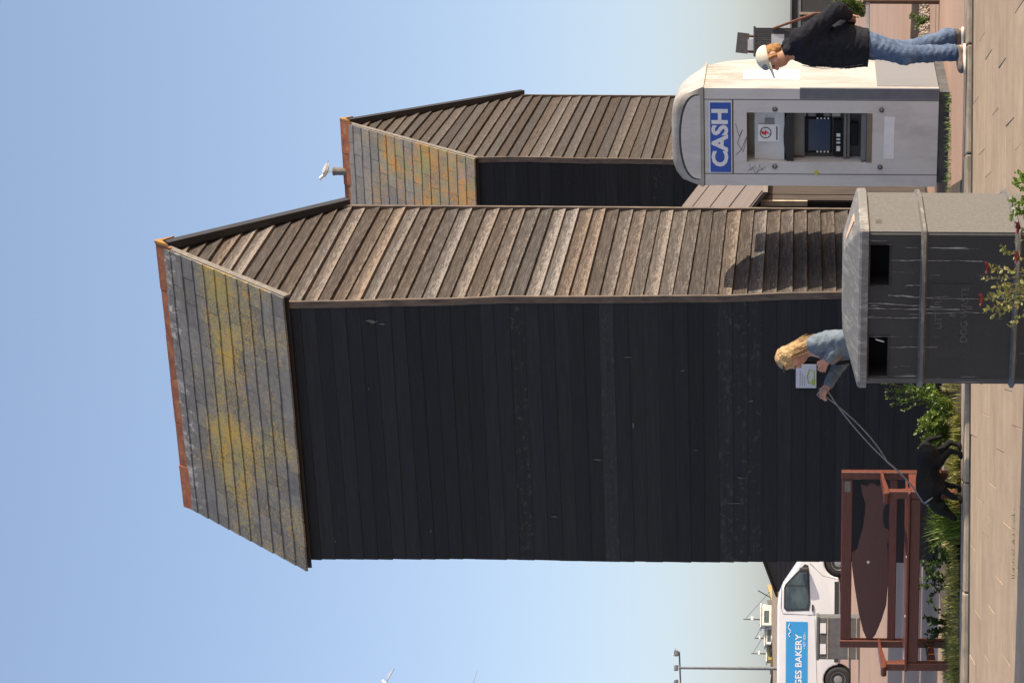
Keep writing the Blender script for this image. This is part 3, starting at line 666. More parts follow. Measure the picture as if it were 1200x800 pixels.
# sign
sx0, sx1, sz0, sz1 = ax_(597), ax_(681), az_(858), az_(831)
MB().span(sx0, sx1, -.012, -.003, sz0, sz1).build('sign_border', 'white', atm, bevel=.012)
sg = MB().span(sx0 + .010, sx1 - .010, -.016, -.011, sz0 + .010, sz1 - .010).build('sign', 'blue', atm, bevel=.010)
text('lettering', 'CASH', .205, 'white', sg, ((sx0 + sx1) / 2, -.0165, (sz0 + sz1) / 2), bold=.0075, sx=1.10)
# recess contents
MB().span(hx0 + .003, hx1 - .003, .02, .30, hz1 - .006, hz1 - .002).build('recess_head', 'ochre', atm)
MB().add([(hx0 + .002, .10, az_(884)), (hx1 - .002, .10, az_(884)), (hx1 - .002, .055, az_(919)), (hx0 + .002, .055, az_(919)), (hx0 + .002, .33, az_(884)), (hx1 - .002, .33, az_(884)), (hx1 - .002, .33, az_(919)), (hx0 + .002, .33, az_(919))],
         [(0, 1, 2, 3), (4, 7, 6, 5), (0, 4, 5, 1), (3, 2, 6, 7), (0, 3, 7, 4), (1, 5, 6, 2)]).build('recess_top_panel', 'atm_grey', atm)
def rp(U0, U1, V0, V1, y, d, mat, name, par=atm, bev=0): return MB().span(ax_(U0), ax_(U1), y, y + d, az_(V1), az_(V0)).build(name, mat, par, bevel=bev)
nt_ = rp(632, 652, 888, 913, .060, .012, 'white', 'safety_notice'); nt_.rotation_euler = (0, 0, 0)
rp(650, 659, 896, 907, .062, .01, 'atm_patch', 'sticker')
b = MB(); c0 = (ax_(642.5), az_(897)); b.tube([(c0[0] + .052 * math.cos(t), .0575, c0[1] + .052 * math.sin(t)) for t in np.linspace(0, 2 * math.pi, 21)], .004, 5, False)
b.build('notice_ring', 'ink', nt_)
MB().prism([(c0[0] + x * .045, c0[1] + z * .045) for x, z in [(-.2, .9), (.5, .9), (.1, .15), (.6, .15), (-.3, -.95), (-.05, -.1), (-.6, -.1)]], 'y', .0555, .0595).build('bolt_symbol', 'red', nt_)
MB().span(ax_(634), ax_(650), .0575, .0595, az_(911), az_(909.5)).build('notice_line', 'ink', nt_)
hood = [(hx0 + .003 + (hx1 - hx0 - .006) * t, az_(922 - 4 * math.sin(math.pi * t))) for t in np.linspace(0, 1, 9)]
MB().prism(hood + [(hx1 - .003, az_(930)), (hx0 + .003, az_(930))], 'y', .03, .30).build('hood', 'black', atm)
rp(610.4, 667.6, 926, 1016, .20, .12, 'fascia', 'terminal_fascia')
rp(612, 666, 926, 943, .14, .06, 'fascia2', 'terminal_header', bev=.01)
rp(615, 657, 944, 975, .165, .034, 'hole', 'screen_bezel', bev=.008)
scn = rp(618, 655, 947.5, 973, .160, .01, 'screen', 'screen')
for i in range(4):
    for uu in (617, 656.5): MB().lathe([(.009, 0), (.009, -.012), (.004, -.014)], (ax_(uu), .162, az_(958 + i * 4.2)), 'y', 8).build('function_key', 'white', atm)
for i, (v0, v1, mt_) in enumerate([(926, 934, 'fascia2'), (936, 944, 'green_light'), (947, 956, 'fascia2'), (957, 964, 'hole'), (965, 973, 'fascia2'), (975, 985, 'green_light')]):
    rp(658.5, 666.5, v0, v1, .155, .04, mt_, 'slot_module', bev=.004)
rp(613, 655, 977, 987, .15, .04, 'hole', 'printed_strip'); [rp(u0, u1, 980.5, 985, .147, .004, 'white', 'printed_mark') for u0, u1 in ((618, 624), (627, 629), (631, 633), (635, 639))]
rp(611, 667, 989, 992, .10, .09, 'fascia2', 'ledge'); rp(611, 667, 993, 996, .12, .07, 'fascia2', 'ledge')
kp = rp(625, 652, 997, 1006, .13, .05, 'hole', 'keypad', bev=.006)
rp(611, 667, 1009, 1016, .02, .24, 'fascia2', 'cash_shelf', bev=.01)
rp(610.2, 667.8, 1015.8, 1022, -.004, .02, 'ochre', 'lower_lip')
rp(615, 664, 1036, 1048, -.004, .006, 'white', 'blank_label')
for (U, V) in ((672, 908), (605, 908), (672, 1032.5), (605, 1032)):
    lk = MB().lathe([(.026, 0), (.026, -.006), (.018, -.010), (.018, -.004), (.010, -.012)], (ax_(U), -.001, az_(V)), 'y', 14).build('lock', 'metal', atm)
# scribbled graffiti tags
for pts_ in ([(655, 862), (640, 866), (648, 870), (632, 864), (622, 871), (640, 875), (625, 869), (618, 862)], [(607, 878), (600, 880), (606, 884), (598, 888), (607, 890), (600, 893), (605, 897)], [(599, 876), (604, 882), (597, 885), (603, 894)]):
    MB().tube([(ax_(u), -.002, az_(v)) for u, v in pts_], .0022, 4).build('graffiti', 'ink', atm)
MB().lathe([(.022, 0), (.022, -.003)], (ax_(598), -.001, az_(957)), 'y', 10).build('yellow_sticker', simple('yellow_sticker', (0.55, 0.55, 0.05), None, 9), atm)
MB().span(AW - .001, AW + .006, .30, .66, az_(937), az_(870)).build('bare_white_patch', 'white', atm)

# ================================================================== LITTER BIN
def bin_plastic():
    m, n, p = new_mat('weathered_black_plastic'); p.inputs['Roughness'].default_value = 0.55
    v = mapping(n, 'Object'); f = noise(n, v, 90, 3, .7); g = noise(n, v, 3, 6)
    c = ramp(n, f, [(.3, (0.017, 0.016, 0.0155)), (.7, (0.032, 0.030, 0.028))])
    c = mix(n, ramp(n, g, [(.45, (0, 0, 0)), (.75, (.5, .5, .5))]), c, (0.050, 0.047, 0.043))
    # bird lime dribbles
    h = noise(n, mapping(n, 'Object', (18, 18, .45)), 1.5, 4, .6)
    h2 = noise(n, mapping(n, 'Object', (60, 60, 3)), 1.5, 3, .6)
    a = n.nodes.new('ShaderNodeMath'); a.operation = 'MULTIPLY'; n.links.new(h, a.inputs[0]); n.links.new(h2, a.inputs[1])
    c = mix(n, ramp(n, a.outputs[0], [(.375, (0, 0, 0)), (.43, (.75, .75, .75))]), c, (0.48, 0.46, 0.43))
    n.links.new(c, p.inputs['Base Color']); bump(n, p, f, .25, .002); return m
MAT['bin'] = bin_plastic()
def lid_mat():
    m, n, p = new_mat('limed_bin_lid'); p.inputs['Roughness'].default_value = 0.7
    v = mapping(n, 'Object'); f = noise(n, v, 60, 3); g = noise(n, mapping(n, 'Object', (9, 2.5, 2.5)), 2.2, 9, .8)
    c = ramp(n, f, [(.3, (0.145, 0.137, 0.127)), (.7, (0.175, 0.166, 0.152))])
    c = mix(n, ramp(n, g, [(.50, (0, 0, 0)), (.70, (.7, .7, .7))]), c, (0.50, 0.47, 0.42))
    n.links.new(c, p.inputs['Base Color']); bump(n, p, g, .4, .006); return m
MAT['bin_lid'] = lid_mat()
MAT['bin_hoop'] = simple('bin_hoop_plastic', (0.12, 0.113, 0.102), (0.30, 0.28, 0.245), 14, (1, 1, 3), 0.55, lo=.5, hi=.8)
MAT['emboss'] = simple('faint_embossed_letters', (0.13, 0.125, 0.118), (0.05, 0.048, 0.046), 25, rough=0.6)
BW, BD = 0.93, 1.06
litter = thing('litter_bin', 'large black plastic litter bin with two slots and a pale sloped lid', 'bin', (-0.254, 12.70, 0), R(-22))
def bx_(U): return (U - 348) / 180.0 * BW
def bz_(V): return HCAM - (V - 944.3) / 208.0
zr_ = bz_(1011)
ch = .05
def plan(o): return [(ch - o * .4, -o), (BW - .012 + o, -o), (BW + o, .012 - o), (BW + o, BD - .45), (BW - .045 + o, BD - .22), (BW - .10 + o, BD - .06 + o), (BW - .2, BD + o), (ch, BD + o), (-o, BD - ch), (-o, ch - o * .4)]
b = MB(); pl = plan(0); k = len(pl)
slots = [(bx_(361), bx_(407)), (bx_(468), bx_(514))]; sz = (bz_(1041), bz_(1019))
fs = [(i, (i + 1) % k, k + (i + 1) % k, k + i) for i in range(1, k)]
b.add([(x, y, 0.0) for x, y in pl] + [(x, y, zr_) for x, y in pl], fs)
gx = [ch, slots[0][0], slots[0][1], slots[1][0], slots[1][1], BW - .012]; gz = [0, sz[0], sz[1], zr_]
for i in range(5):
    for j in range(3):
        if i in (1, 3) and j == 1: continue
        b.add([(gx[i], 0, gz[j]), (gx[i + 1], 0, gz[j]), (gx[i + 1], 0, gz[j + 1]), (gx[i], 0, gz[j + 1])], [(0, 1, 2, 3)])
bb = b.build('body', 'bin', litter)
MAT['bin_sunlit_end'] = simple('painted_sunlit_plastic', (0.094, 0.088, 0.079), (0.136, 0.127, 0.114), 130, (1, 1, .6), .8, .12, .001, detail=2)  # paler copy of the bin plastic, sunlight painted into its colour
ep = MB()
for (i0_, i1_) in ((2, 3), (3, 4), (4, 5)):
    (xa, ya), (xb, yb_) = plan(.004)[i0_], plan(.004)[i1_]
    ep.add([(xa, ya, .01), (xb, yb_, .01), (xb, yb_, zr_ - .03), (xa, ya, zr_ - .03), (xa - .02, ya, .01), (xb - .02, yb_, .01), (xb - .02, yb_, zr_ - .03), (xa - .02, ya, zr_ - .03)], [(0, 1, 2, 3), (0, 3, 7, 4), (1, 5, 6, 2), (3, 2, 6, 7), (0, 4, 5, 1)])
tag(ep.build('end_panel', 'bin_sunlit_end', litter), 'end of the bin with sunlight painted in as paler grey')
for (a, c) in slots:
    q = MB(); d = .20
    q.add([(a, .001, sz[0]), (c, .001, sz[0]), (c, .001, sz[1]), (a, .001, sz[1]), (a, d, sz[0] - .05), (c, d, sz[0] - .05), (c, d, sz[1]), (a, d, sz[1])], [(0, 1, 5, 4), (1, 2, 6, 5), (2, 3, 7, 6), (3, 0, 4, 7), (4, 5, 6, 7)])
    q.build('slot', 'hole', litter)
    MB().tube([(a - .006, -.003, sz[0] - .006), (c + .006, -.003, sz[0] - .006), (c + .006, -.003, sz[1] + .006), (a - .006, -.003, sz[1] + .006), (a - .006, -.003, sz[0] - .006)], .007, 6).build('slot_rim', 'bin', litter)
MB().box((slots[0][1] - .03, .03, sz[1] - .06), (.006, .04, .05), (0.2, .3, .2)).build('litter_scrap', 'white', litter)
for zz, hh in ((bz_(1081.5), .020), (bz_(1190.5), .020)):
    q = MB(); pp = [plan(0.001), plan(.022), plan(.022), plan(.001)]; hs = [zz - hh, zz - hh * .45, zz + hh * .45, zz + hh]
    q.add([(x, y, h_) for pl_, h_ in zip(pp, hs) for x, y in pl_], [(j * k + i, j * k + (i + 1) % k, (j + 1) * k + (i + 1) % k, (j + 1) * k + i) for j in range(3) for i in range(k)])
    smooth_by_angle(q.build('hoop', 'bin_hoop', litter), 50)
q = MB(); rim = plan(.026); ins = [(BW / 2 + (x - BW / 2) * (.55 if 1 else 1), BD / 2 + (y - BD / 2) * .42) for x, y in plan(0)]
lv = [(x, y, zr_ - .028) for x, y in rim] + [(x, y, zr_ + .010) for x, y in rim] + [(BW / 2 + (x - BW / 2) * .99, BD / 2 + (y - BD / 2) * .98, zr_ + .022) for x, y in rim] + [(x, y, zr_ + .105) for x, y in ins]
q.add(lv, [(j * k + i, j * k + (i + 1) % k, (j + 1) * k + (i + 1) % k, (j + 1) * k + i) for j in range(3) for i in range(k)] + [tuple(range(3 * k, 4 * k)), tuple(range(k))[::-1]])
q.build('lid', 'bin_lid', litter)
MAT['rust_label'] = simple('torn_orange_label', (0.45, 0.24, 0.14), (0.55, 0.45, 0.36), 25, rough=.8)
# worn label on the sunny end of the lid
q = MB(); A = Vector((BW + .012, .30, zr_ + .030)); B = Vector((BW + .012, .46, zr_ + .030)); T = Vector((ins[2][0], .40, zr_ + .104)); T2 = Vector((ins[2][0], .36, zr_ + .104))
nn = (B - A).cross(T - A).normalized() * .003
pA = A.lerp(T2, .25) + nn; pB = B.lerp(T, .25) + nn; pC = B.lerp(T, .8) + nn; pD = A.lerp(T2, .8) + nn
q.add([pA, pB, pC, pD, pA - nn * 2, pB - nn * 2, pC - nn * 2, pD - nn * 2], [(0, 1, 2, 3), (0, 4, 5, 1), (1, 5, 6, 2), (2, 6, 7, 3), (3, 7, 4, 0)]).build('torn_label', 'rust_label', litter)
MB().span(BW + .001, BW + .004, .14, .22, bz_(1035), bz_(1028)).build('sticker', 'white', litter, loc=(0, 0, .01))
MB().span(bx_(383), bx_(470), -.0035, .0005, bz_(1140), bz_(1090)).build('embossed_panel', 'bin', litter)
rs = random.Random(12); MAT['streak'] = simple('pale_drip', (0.34, 0.325, 0.30), (0.10, 0.097, 0.092), 60, (1, 1, .5), .9)
for (U, V0, V1, w_) in ((456, 1041, 1084, .004), (453, 1085, 1190, .0022), (447, 1012, 1080, .003), (441, 1012, 1125, .0028), (430, 1012, 1082, .002), (395, 1042, 1100, .0022), (497, 1042, 1150, .003), (436, 1085, 1150, .002), (467, 1060, 1084, .0035)):
    x_ = bx_(U); zs_ = np.linspace(bz_(V0), bz_(V1), 14); L_ = []; R_ = []
    for z_ in zs_:
        x_ += rs.uniform(-.0025, .0025); ww = w_ * rs.uniform(.25, 1.3); L_.append((x_ - ww, z_)); R_.append((x_ + ww, z_))
    MB().prism(L_ + R_[::-1], 'y', -.0042, -.0005).build('dropping_streak', 'streak', litter)
text('lettering', 'LITTER', .058, 'emboss', litter, (bx_(434), -.0045, bz_(1100.5)))
text('lettering', '&', .052, 'emboss', litter, (bx_(434), -.0045, bz_(1117)))
text('lettering', 'DOG WASTE', .058, 'emboss', litter, (bx_(434), -.0045, bz_(1131)))

# ================================================================== BENCH with a fish-shaped back
def stained_wood(name, c1, c2):
    m, n, p = new_mat(name); p.inputs['Roughness'].default_value = 0.42
    f = noise(n, mapping(n, 'Object', (2, 9, 9), rand=True), 4, 6, .65)
    c = ramp(n, f, [(.3, c1), (.7, c2)]); c = tint(n, c, obj_value(n, .85, 1.15))
    n.links.new(c, p.inputs['Base Color']); bump(n, p, f, .3, .003); return m
MAT['bench'] = stained_wood('red_brown_stained_wood', (0.105, 0.033, 0.022), (0.160, 0.048, 0.029))
MAT['bench_fish'] = stained_wood('dull_brown_stained_wood', (0.100, 0.040, 0.033), (0.130, 0.050, 0.040))
MAT['plaque'] = simple('brass_plaque', (0.16, 0.14, 0.12), (0.22, 0.20, 0.17), 30, rough=.4, metal=.6)
BL = 1.66
b0 = at(15, 19.40)
bench = thing('bench', 'red-brown wooden bench with a fish-shaped back panel', 'bench', (b0.x, b0.y, GZ + .015), R(-15.5))
bench.scale = (1, 1, .945)
def bw(name, x0, x1, y0, y1, z0, z1, mat='bench', rot=None, bev=.006):
    c = ((x0 + x1) / 2, (y0 + y1) / 2, (z0 + z1) / 2)
    return MB().box((0, 0, 0), (x1 - x0, y1 - y0, z1 - z0)).build(name, mat, bench, bevel=bev, seg=1, loc=c, rot=rot)
for x in (0, BL - .07):
    bw('leg', x, x + .07, 0, .07, 0, .64)                      # front legs carry the arms
    bw('leg', x, x + .07, .50, .57, 0, 1.06)                   # back legs run up to the top rail
    arm = MB(); pr = [(-.10, .655), (-.085, .635), (.08, .640), (.30, .665), (.52, .675), (.52, .70), (.30, .695), (.08, .685), (-.07, .69), (-.10, .68)]
    arm.prism(pr, 'x', x - .012, x + .082).build('armrest', 'bench', bench, bevel=.006, seg=1)
    bw('side_rail', x + .012, x + .058, .071, .499, .36, .44)
    bw('stretcher', x + .012, x + .058, .071, .499, .175, .235)
    MB().prism([(.072, .44), (.14, .44), (.072, .60)], 'x', x + .015, x + .055).build('bracket', 'bench', bench)
for i in range(4): bw('stretcher_slat', .012 + .001, .058, .10 + i * .10, .125 + i * .10, .236, .25)
bw('top_rail', .071, BL - .071, .515, .560, .955, 1.055)
bw('lower_rail', .071, BL - .071, .515, .560, .535, .61)
bw('apron', .071, BL - .071, .012, .055, .345, .440)
bw('seat_board', .005, BL - .005, -.03, .10, .442, .468); bw('seat_board', .072, BL - .072, .112, .24, .446, .468); bw('seat_board', .072, BL - .072, .252, .38, .446, .468); bw('seat_board', .072, BL - .072, .392, .498, .446, .468)
fish = [(345, 150), (352, 185), (362, 215), (362, 250), (354, 300), (342, 345), (337, 372), (319, 382), (320, 430), (330, 500), (345, 590), (360, 650), (374, 681), (388, 682), (402, 664), (421, 615), (437, 560), (442, 480), (441, 400), (436, 352), (447, 330), (446, 308), (428, 300), (420, 270), (421, 240), (433, 205), (437, 165), (424, 150), (404, 158), (382, 146), (365, 158)]
fp = []
for (a, c) in fish:
    V = 880 + a / 2.667; U = 800 - (500 + c / 2.667)
    fp.append((.072 + (U - 45) / (250 - 45) * (BL - .144), max(.575, min(.965, 1.06 - (V - 985.5) / 133.5))))
fo = MB().prism(fp, 'y', .525, .552).build('fish_panel', 'bench_fish', bench)
MB().lathe([(.013, 0), (.013, -.004)], (.072 + (145 - 45) / 205 * (BL - .144), .524, .80), 'y', 12).build('fish_eye', 'white', fo)
bw('plaque', BL - .19, BL - .09, .511, .514, .975, 1.03, 'plaque', bev=0)
for i in range(2): MB().lathe([(.012, 0), (.012, .004)], (.5 + i * .55, .03, .468), 'z', 8).build('bird_dropping', 'white', bench)

# ================================================================== PEOPLE
def skin_mat():
    m, n, p = new_mat('skin'); p.inputs['Roughness'].default_value = .5
    f = noise(n, mapping(n, 'Object'), 22, 4); n.links.new(ramp(n, f, [(.3, (0.50, 0.27, 0.18)), (.7, (0.44, 0.22, 0.145))]), p.inputs['Base Color'])
    p.inputs['Subsurface Weight'].default_value = .08; return m
MAT['skin'] = skin_mat()
def cloth(name, c1, c2, sc=14, bs=.35, fine=240):
    m, n, p = new_mat(name); p.inputs['Roughness'].default_value = .9; p.inputs['Specular IOR Level'].default_value = .2
    v = mapping(n, 'Object'); f = noise(n, v, sc, 5, .6, .6); g = noise(n, v, fine, 2)
    c = ramp(n, f, [(.32, c1), (.68, c2)]); n.links.new(c, p.inputs['Base Color'])
    a = n.nodes.new('ShaderNodeMath'); a.operation = 'MULTIPLY_ADD'; a.inputs[1].default_value = .08; n.links.new(g, a.inputs[0]); n.links.new(f, a.inputs[2])
    bump(n, p, a.outputs[0], bs, .03); return m
MAT['navy'] = cloth('dark_navy_cloth', (0.010, 0.011, 0.015), (0.020, 0.021, 0.026))
MAT['jeans'] = cloth('faded_denim', (0.055, 0.085, 0.150), (0.14, 0.185, 0.27), 13, .6)
MAT['denim_light'] = cloth('light_denim', (0.105, 0.135, 0.165), (0.19, 0.225, 0.26), 14)
MAT['taupe'] = cloth('taupe_knit', (0.19, 0.155, 0.145), (0.25, 0.21, 0.195), 18)
MAT['darkcloth'] = cloth('black_cloth', (0.012, 0.012, 0.013), (0.02, 0.02, 0.022))
MAT['cap'] = cloth('cream_cap', (0.62, 0.55, 0.42), (0.70, 0.64, 0.51), 20, .15)
MAT['cap_panel'] = cloth('grey_blue_cap_panel', (0.20, 0.22, 0.25), (0.25, 0.27, 0.30), 20, .15)
MAT['ginger'] = cloth('ginger_hair', (0.30, 0.14, 0.055), (0.44, 0.24, 0.10), 40, .8)
def hair_mat(name, a, b):
    m, n, p = new_mat(name); p.inputs['Roughness'].default_value = .5
    f = noise(n, mapping(n, 'Object', (26, 26, 3)), 2.2, 5, .7); c = ramp(n, f, [(.33, a), (.66, b)])
    n.links.new(c, p.inputs['Base Color']); bump(n, p, f, .9, .02); return m
MAT['blonde'] = hair_mat('blonde_hair', (0.28, 0.16, 0.055), (0.62, 0.42, 0.19))
MAT['shoe'] = cloth('grey_brown_shoe', (0.12, 0.10, 0.09), (0.19, 0.16, 0.14), 30)
MAT['sole'] = simple('white_sole', (0.68, 0.64, 0.57), (0.58, 0.54, 0.48), 20, rough=.7)
MAT['eye'] = simple('eye_dark', (0.04, 0.03, 0.025), (0.05, 0.04, 0.03), 20, rough=.2)

def hand(w, d, s, out, curl=1.0):
    """palm and five fingers from wrist point w along d; s: side of the thumb; out: palm normal"""
    w, d, s, out = (np.array(v, float) for v in (w, d, s, out)); d /= np.linalg.norm(d); s -= d * (s @ d); s /= np.linalg.norm(s); out = np.cross(d, s) if out is None else out / np.linalg.norm(out)
    pr = [rc(w - d * .02, w + d * .02, .024, .026, .02), rc(w + d * .025 + s * .018, w + d * .075 + s * .022, .017, .015, .02), rc(w + d * .025 - s * .018, w + d * .07 - s * .022, .017, .014, .02)]
    for i, (off, ln) in enumerate([(.030, .066), (.010, .074), (-.010, .068), (-.029, .054)]):
        a = w + d * .078 + s * off; b_ = a + (d * .62 + out * .55 * curl) * ln * .5; c = b_ + (d * .15 + out * .9 * curl) * ln * .5
        pr += [rc(a - d * .01, b_, .0095, .0085, .004), rc(b_, c, .0085, .0075, .004)]
    a = w + d * .025 + s * .034; b_ = a + (d * .6 + s * .55 + out * .2) * .036; c = b_ + (d * .8 + out * .5 - s * .1) * .032
    pr += [rc(a - s * .01, b_, .0125, .0105, .012), rc(b_, c, .0105, .0085, .004)]
    return pr

def head(c, pitch, sc=1.0):
    """head prims around centre c, facing +x, pitched down by pitch"""
    M = Matrix.Rotation(pitch, 3, 'Y'); P = lambda x, y, z: tuple(Vector(c) + M @ (Vector((x, y, z)) * sc)); e = (0, pitch, 0)
    r = lambda *v: tuple(k * sc for k in v)
    return [el(P(-.012, 0, .025), r(.098, .076, .095), e, .02), el(P(.030, 0, -.035), r(.066, .062, .085), e, .04), el(P(.052, 0, -.092), r(.036, .036, .026), e, .03),
            rc(P(.088, 0, .012), P(.108, 0, -.022), .009 * sc, .0145 * sc, .012), el(P(.100, .013, -.028), r(.010, .009, .008), e, .008), el(P(.100, -.013, -.028), r(.010, .009, .008), e, .008),
            el(P(.082, .032, .030), r(.022, .026, .010), e, .012), el(P(.082, -.032, .030), r(.022, .026, .010), e, .012),
            el(P(.098, .032, .010), r(.014, .016, .011), e, .01, True), el(P(.098, -.032, .010), r(.014, .016, .011), e, .01, True),
            el(P(.088, 0, -.056), r(.014, .024, .007), e, .006), el(P(.086, 0, -.070), r(.013, .021, .008), e, .006), el(P(.102, 0, -.063), r(.010, .020, .0025), e, .004, True),
            el(P(.045, .052, -.020), r(.030, .018, .024), e, .025), el(P(.045, -.052, -.020), r(.030, .018, .024), e, .025),
            el(P(-.008, .076, -.008), r(.019, .009, .031), e, .006), el(P(-.008, -.076, -.008), r(.019, .009, .031), e, .006)], P
def eyes(P, parent, sc=1.0):
    for s in (-1, 1):
        put('eye', MB().lathe([(.001, -.010 * sc), (.007 * sc, -.007 * sc), (.010 * sc, 0), (.007 * sc, .007 * sc), (.001, .010 * sc)], (0, 0, 0), 'x', 10).mesh('eye', 'eye', True), parent, P(.085, .031 * s, .010))

# ---- man with a cap, reading the cash machine
mp = at(745, 18.70); man = thing('person', 'person in cream cap, dark jacket and jeans, hands behind back at the cash machine', 'person', (mp.x, mp.y, .032), R(180 + 10))
hd, P = head((.095, 0, 1.625), .22)
bodyp = hd + [rc((.035, 0, 1.42), (.075, 0, 1.53), .062, .056, .03), el((-.01, 0, 1.24), (.125, .175, .25), None, .05), el((-.03, 0, .95), (.125, .165, .14), None, .06),
    rc((-.02, .17, 1.38), (-.225, .255, 1.08), .052, .044), rc((-.225, .255, 1.08), (-.255, .075, .99), .042, .030, .02), rc((-.02, -.17, 1.38), (-.20, -.255, 1.08), .052, .044), rc((-.20, -.255, 1.08), (-.265, -.075, .965), .042, .030, .02)]
bodyp += hand((-.255, .065, .985), (-.05, -1, -.15), (-.3, 0, 1), (.4, 0, -.6), .7) + hand((-.268, -.06, .962), (-.05, 1, -.1), (-.3, 0, 1), (.4, 0, -.6), .7)
for s, hipx, kn, an, toe in ((1, -.03, (.085, .10, .50), (.070, .095, .085), (.185, .115, .035)), (-1, -.03, (-.005, -.10, .49), (-.135, -.10, .085), (-.04, -.15, .035))):
    bodyp += [rc((hipx, .085 * s, .90), kn, .085, .056, .04), rc(kn, an, .054, .038, .02), rc((an[0] - .03, an[1], .045), toe, .036, .03, .02)]
mb = put('body', sdf_mesh('body', bodyp, .0075, 'skin'), man)
eyes(P, mb)
jk = [el((-.005, 0, 1.25), (.165, .215, .25), None, .06), el((-.005, 0, 1.02), (.180, .215, .22), None, .08), rc((.0, .07, .97), (.005, .08, .80), .135, .14, .06), rc((.0, -.07, .97), (.005, -.08, .80), .135, .14, .06),
      rc((-.01, -.16, 1.395), (-.01, .16, 1.395), .075, .075, .06),
      rc((-.02, .185, 1.385), (-.235, .265, 1.075), .080, .072, .05), rc((-.235, .265, 1.075), (-.255, .10, .995), .070, .052, .03), rc((-.02, -.185, 1.385), (-.215, -.265, 1.075), .080, .072, .05), rc((-.215, -.265, 1.075), (-.262, -.10, .972), .070, .052, .03),
      rc((.03, .045, 1.44), (.05, .05, 1.49), .058, .052, .02), rc((.03, -.045, 1.44), (.05, -.05, 1.49), .058, .052, .02), rc((-.03, 0, 1.44), (-.025, 0, 1.50), .055, .045, .02), el((.085, 0, 1.49), (.05, .05, .05), None, .02, True)]
for s_ in (1,):
    MB().tube([(.02, .215, 1.02), (.055, .205, .92)], .006, 5).build('pocket_edge', 'darkcloth', man)
put('jacket', sdf_mesh('jacket', jk, .0085, 'navy', [((0, 0, .815), (0, 0, -1))], .0035), man)
MB().tube([(.165, 0, 1.37), (.19, .004, 1.2), (.178, 0, 1.02), (.150, .004, .86)], .003, 5).build('zip', 'metal', man)
jn = [el((-.02, 0, .92), (.135, .17, .13), None, .05)]
for s, kn, an in ((1, (.095, .10, .515), (.072, .095, .11)), (-1, (-.003, -.10, .50), (-.133, -.10, .11))):
    mid = [(kn[i] * .5 + an[i] * .5) for i in range(3)]
    jn += [rc((-.03, .085 * s, .90), kn, .108, .084, .05), rc(kn, mid, .080, .070, .03), rc(mid, an, .069, .066, .03), rc((an[0], an[1], .15), (an[0] + .005, an[1], .11), .072, .070, .015)]
put('jeans', sdf_mesh('jeans', jn, .008, 'jeans', [((0, 0, .075), (0, 0, -1)), ((0, 0, .88), (0, 0, 1))], .0030), man)
for (an, toe, yaw) in (((.058, .095), (.215, .105), .06), ((-.150, -.10), (-.012, -.165), -.45)):
    d = Vector((toe[0] - an[0], toe[1] - an[1], 0)).normalized(); a = Vector((*an, 0)); 
    pr = [el(tuple(a + d * .00 + Vector((0, 0, .065))), (.052, .044, .055), (0, 0, yaw), .03), el(tuple(a + d * .085 + Vector((0, 0, .048))), (.095, .045, .034), (0, 0, yaw), .03), el(tuple(a + d * .145 + Vector((0, 0, .040))), (.052, .045, .030), (0, 0, yaw), .02)]
    sh = put('shoe', sdf_mesh('shoe', pr, .006, 'shoe', [((0, 0, .022), (0, 0, -1))]), man)
    pr = [el(tuple(a + d * -.005 + Vector((0, 0, .012))), (.060, .047, .03), (0, 0, yaw), .03), el(tuple(a + d * .10 + Vector((0, 0, .012))), (.105, .050, .03), (0, 0, yaw), .03)]
    put('sole', sdf_mesh('sole', pr, .006, 'sole', [((0, 0, .0), (0, 0, -1)), ((0, 0, .026), (0, 0, 1))]), sh)
hr = [el(P(-.035, 0, .010), (.078, .082, .075), (0, .22, 0), .02), el(P(-.055, .03, -.045), (.045, .045, .045), None, .02), el(P(-.055, -.03, -.045), (.045, .045, .045), None, .02), rc(P(.02, .078, .03), P(.012, .080, -.03), .014, .010, .01), rc(P(.02, -.078, .03), P(.012, -.080, -.03), .014, .010, .01), rc(P(-.07, .02, -.03), P(-.085, .02, -.075), .03, .018, .02)]
put('hair', sdf_mesh('hair', hr, .006, 'ginger', (), .003), man)
cp = [el(P(-.010, 0, .050), (.106, .087, .088), (0, .22, 0), .02)]
a = Vector(P(0, 0, .035)); nrm = Vector((math.sin(.22) * -1, 0, -math.cos(.22))); nrm = Matrix.Rotation(.22, 3, 'Y') @ Vector((0.0, 0, -1))
cp_o = put('cap', sdf_mesh('cap', cp, .006, 'cap', [(tuple(a), tuple(nrm))]), man)
br = MB(); bv = []; bf = []
for i, t in enumerate(np.linspace(-1.15, 1.15, 15)):
    for rr, dz in ((.80, .004), (1.0, .0), (1.0, -.010), (.80, -.006)):
        ext = .088 * max(0, math.cos(t * 1.2)) ** .7 if rr == 1.0 else 0
        bv.append(P(-.010 + .106 * math.cos(t) * (rr if rr < 1 else .99) + ext, .086 * math.sin(t) * (rr if rr < 1 else 1.0), .044 + dz - (.020 if rr == 1.0 else 0) * math.cos(t)))
for i in range(14):
    for j in range(4): bf.append((i * 4 + j, i * 4 + (j + 1) % 4, (i + 1) * 4 + (j + 1) % 4, (i + 1) * 4 + j))
smooth_by_angle(br.add(bv, bf).build('brim', 'cap', cp_o), 40)
pn = [el(P(.060, 0, .070), (.038, .060, .036), (0, .22, 0), .01)]
put('front_patch', sdf_mesh('front_patch', pn, .006, 'cap_panel', [(P(0, 0, .046), tuple(nrm))]), cp_o)

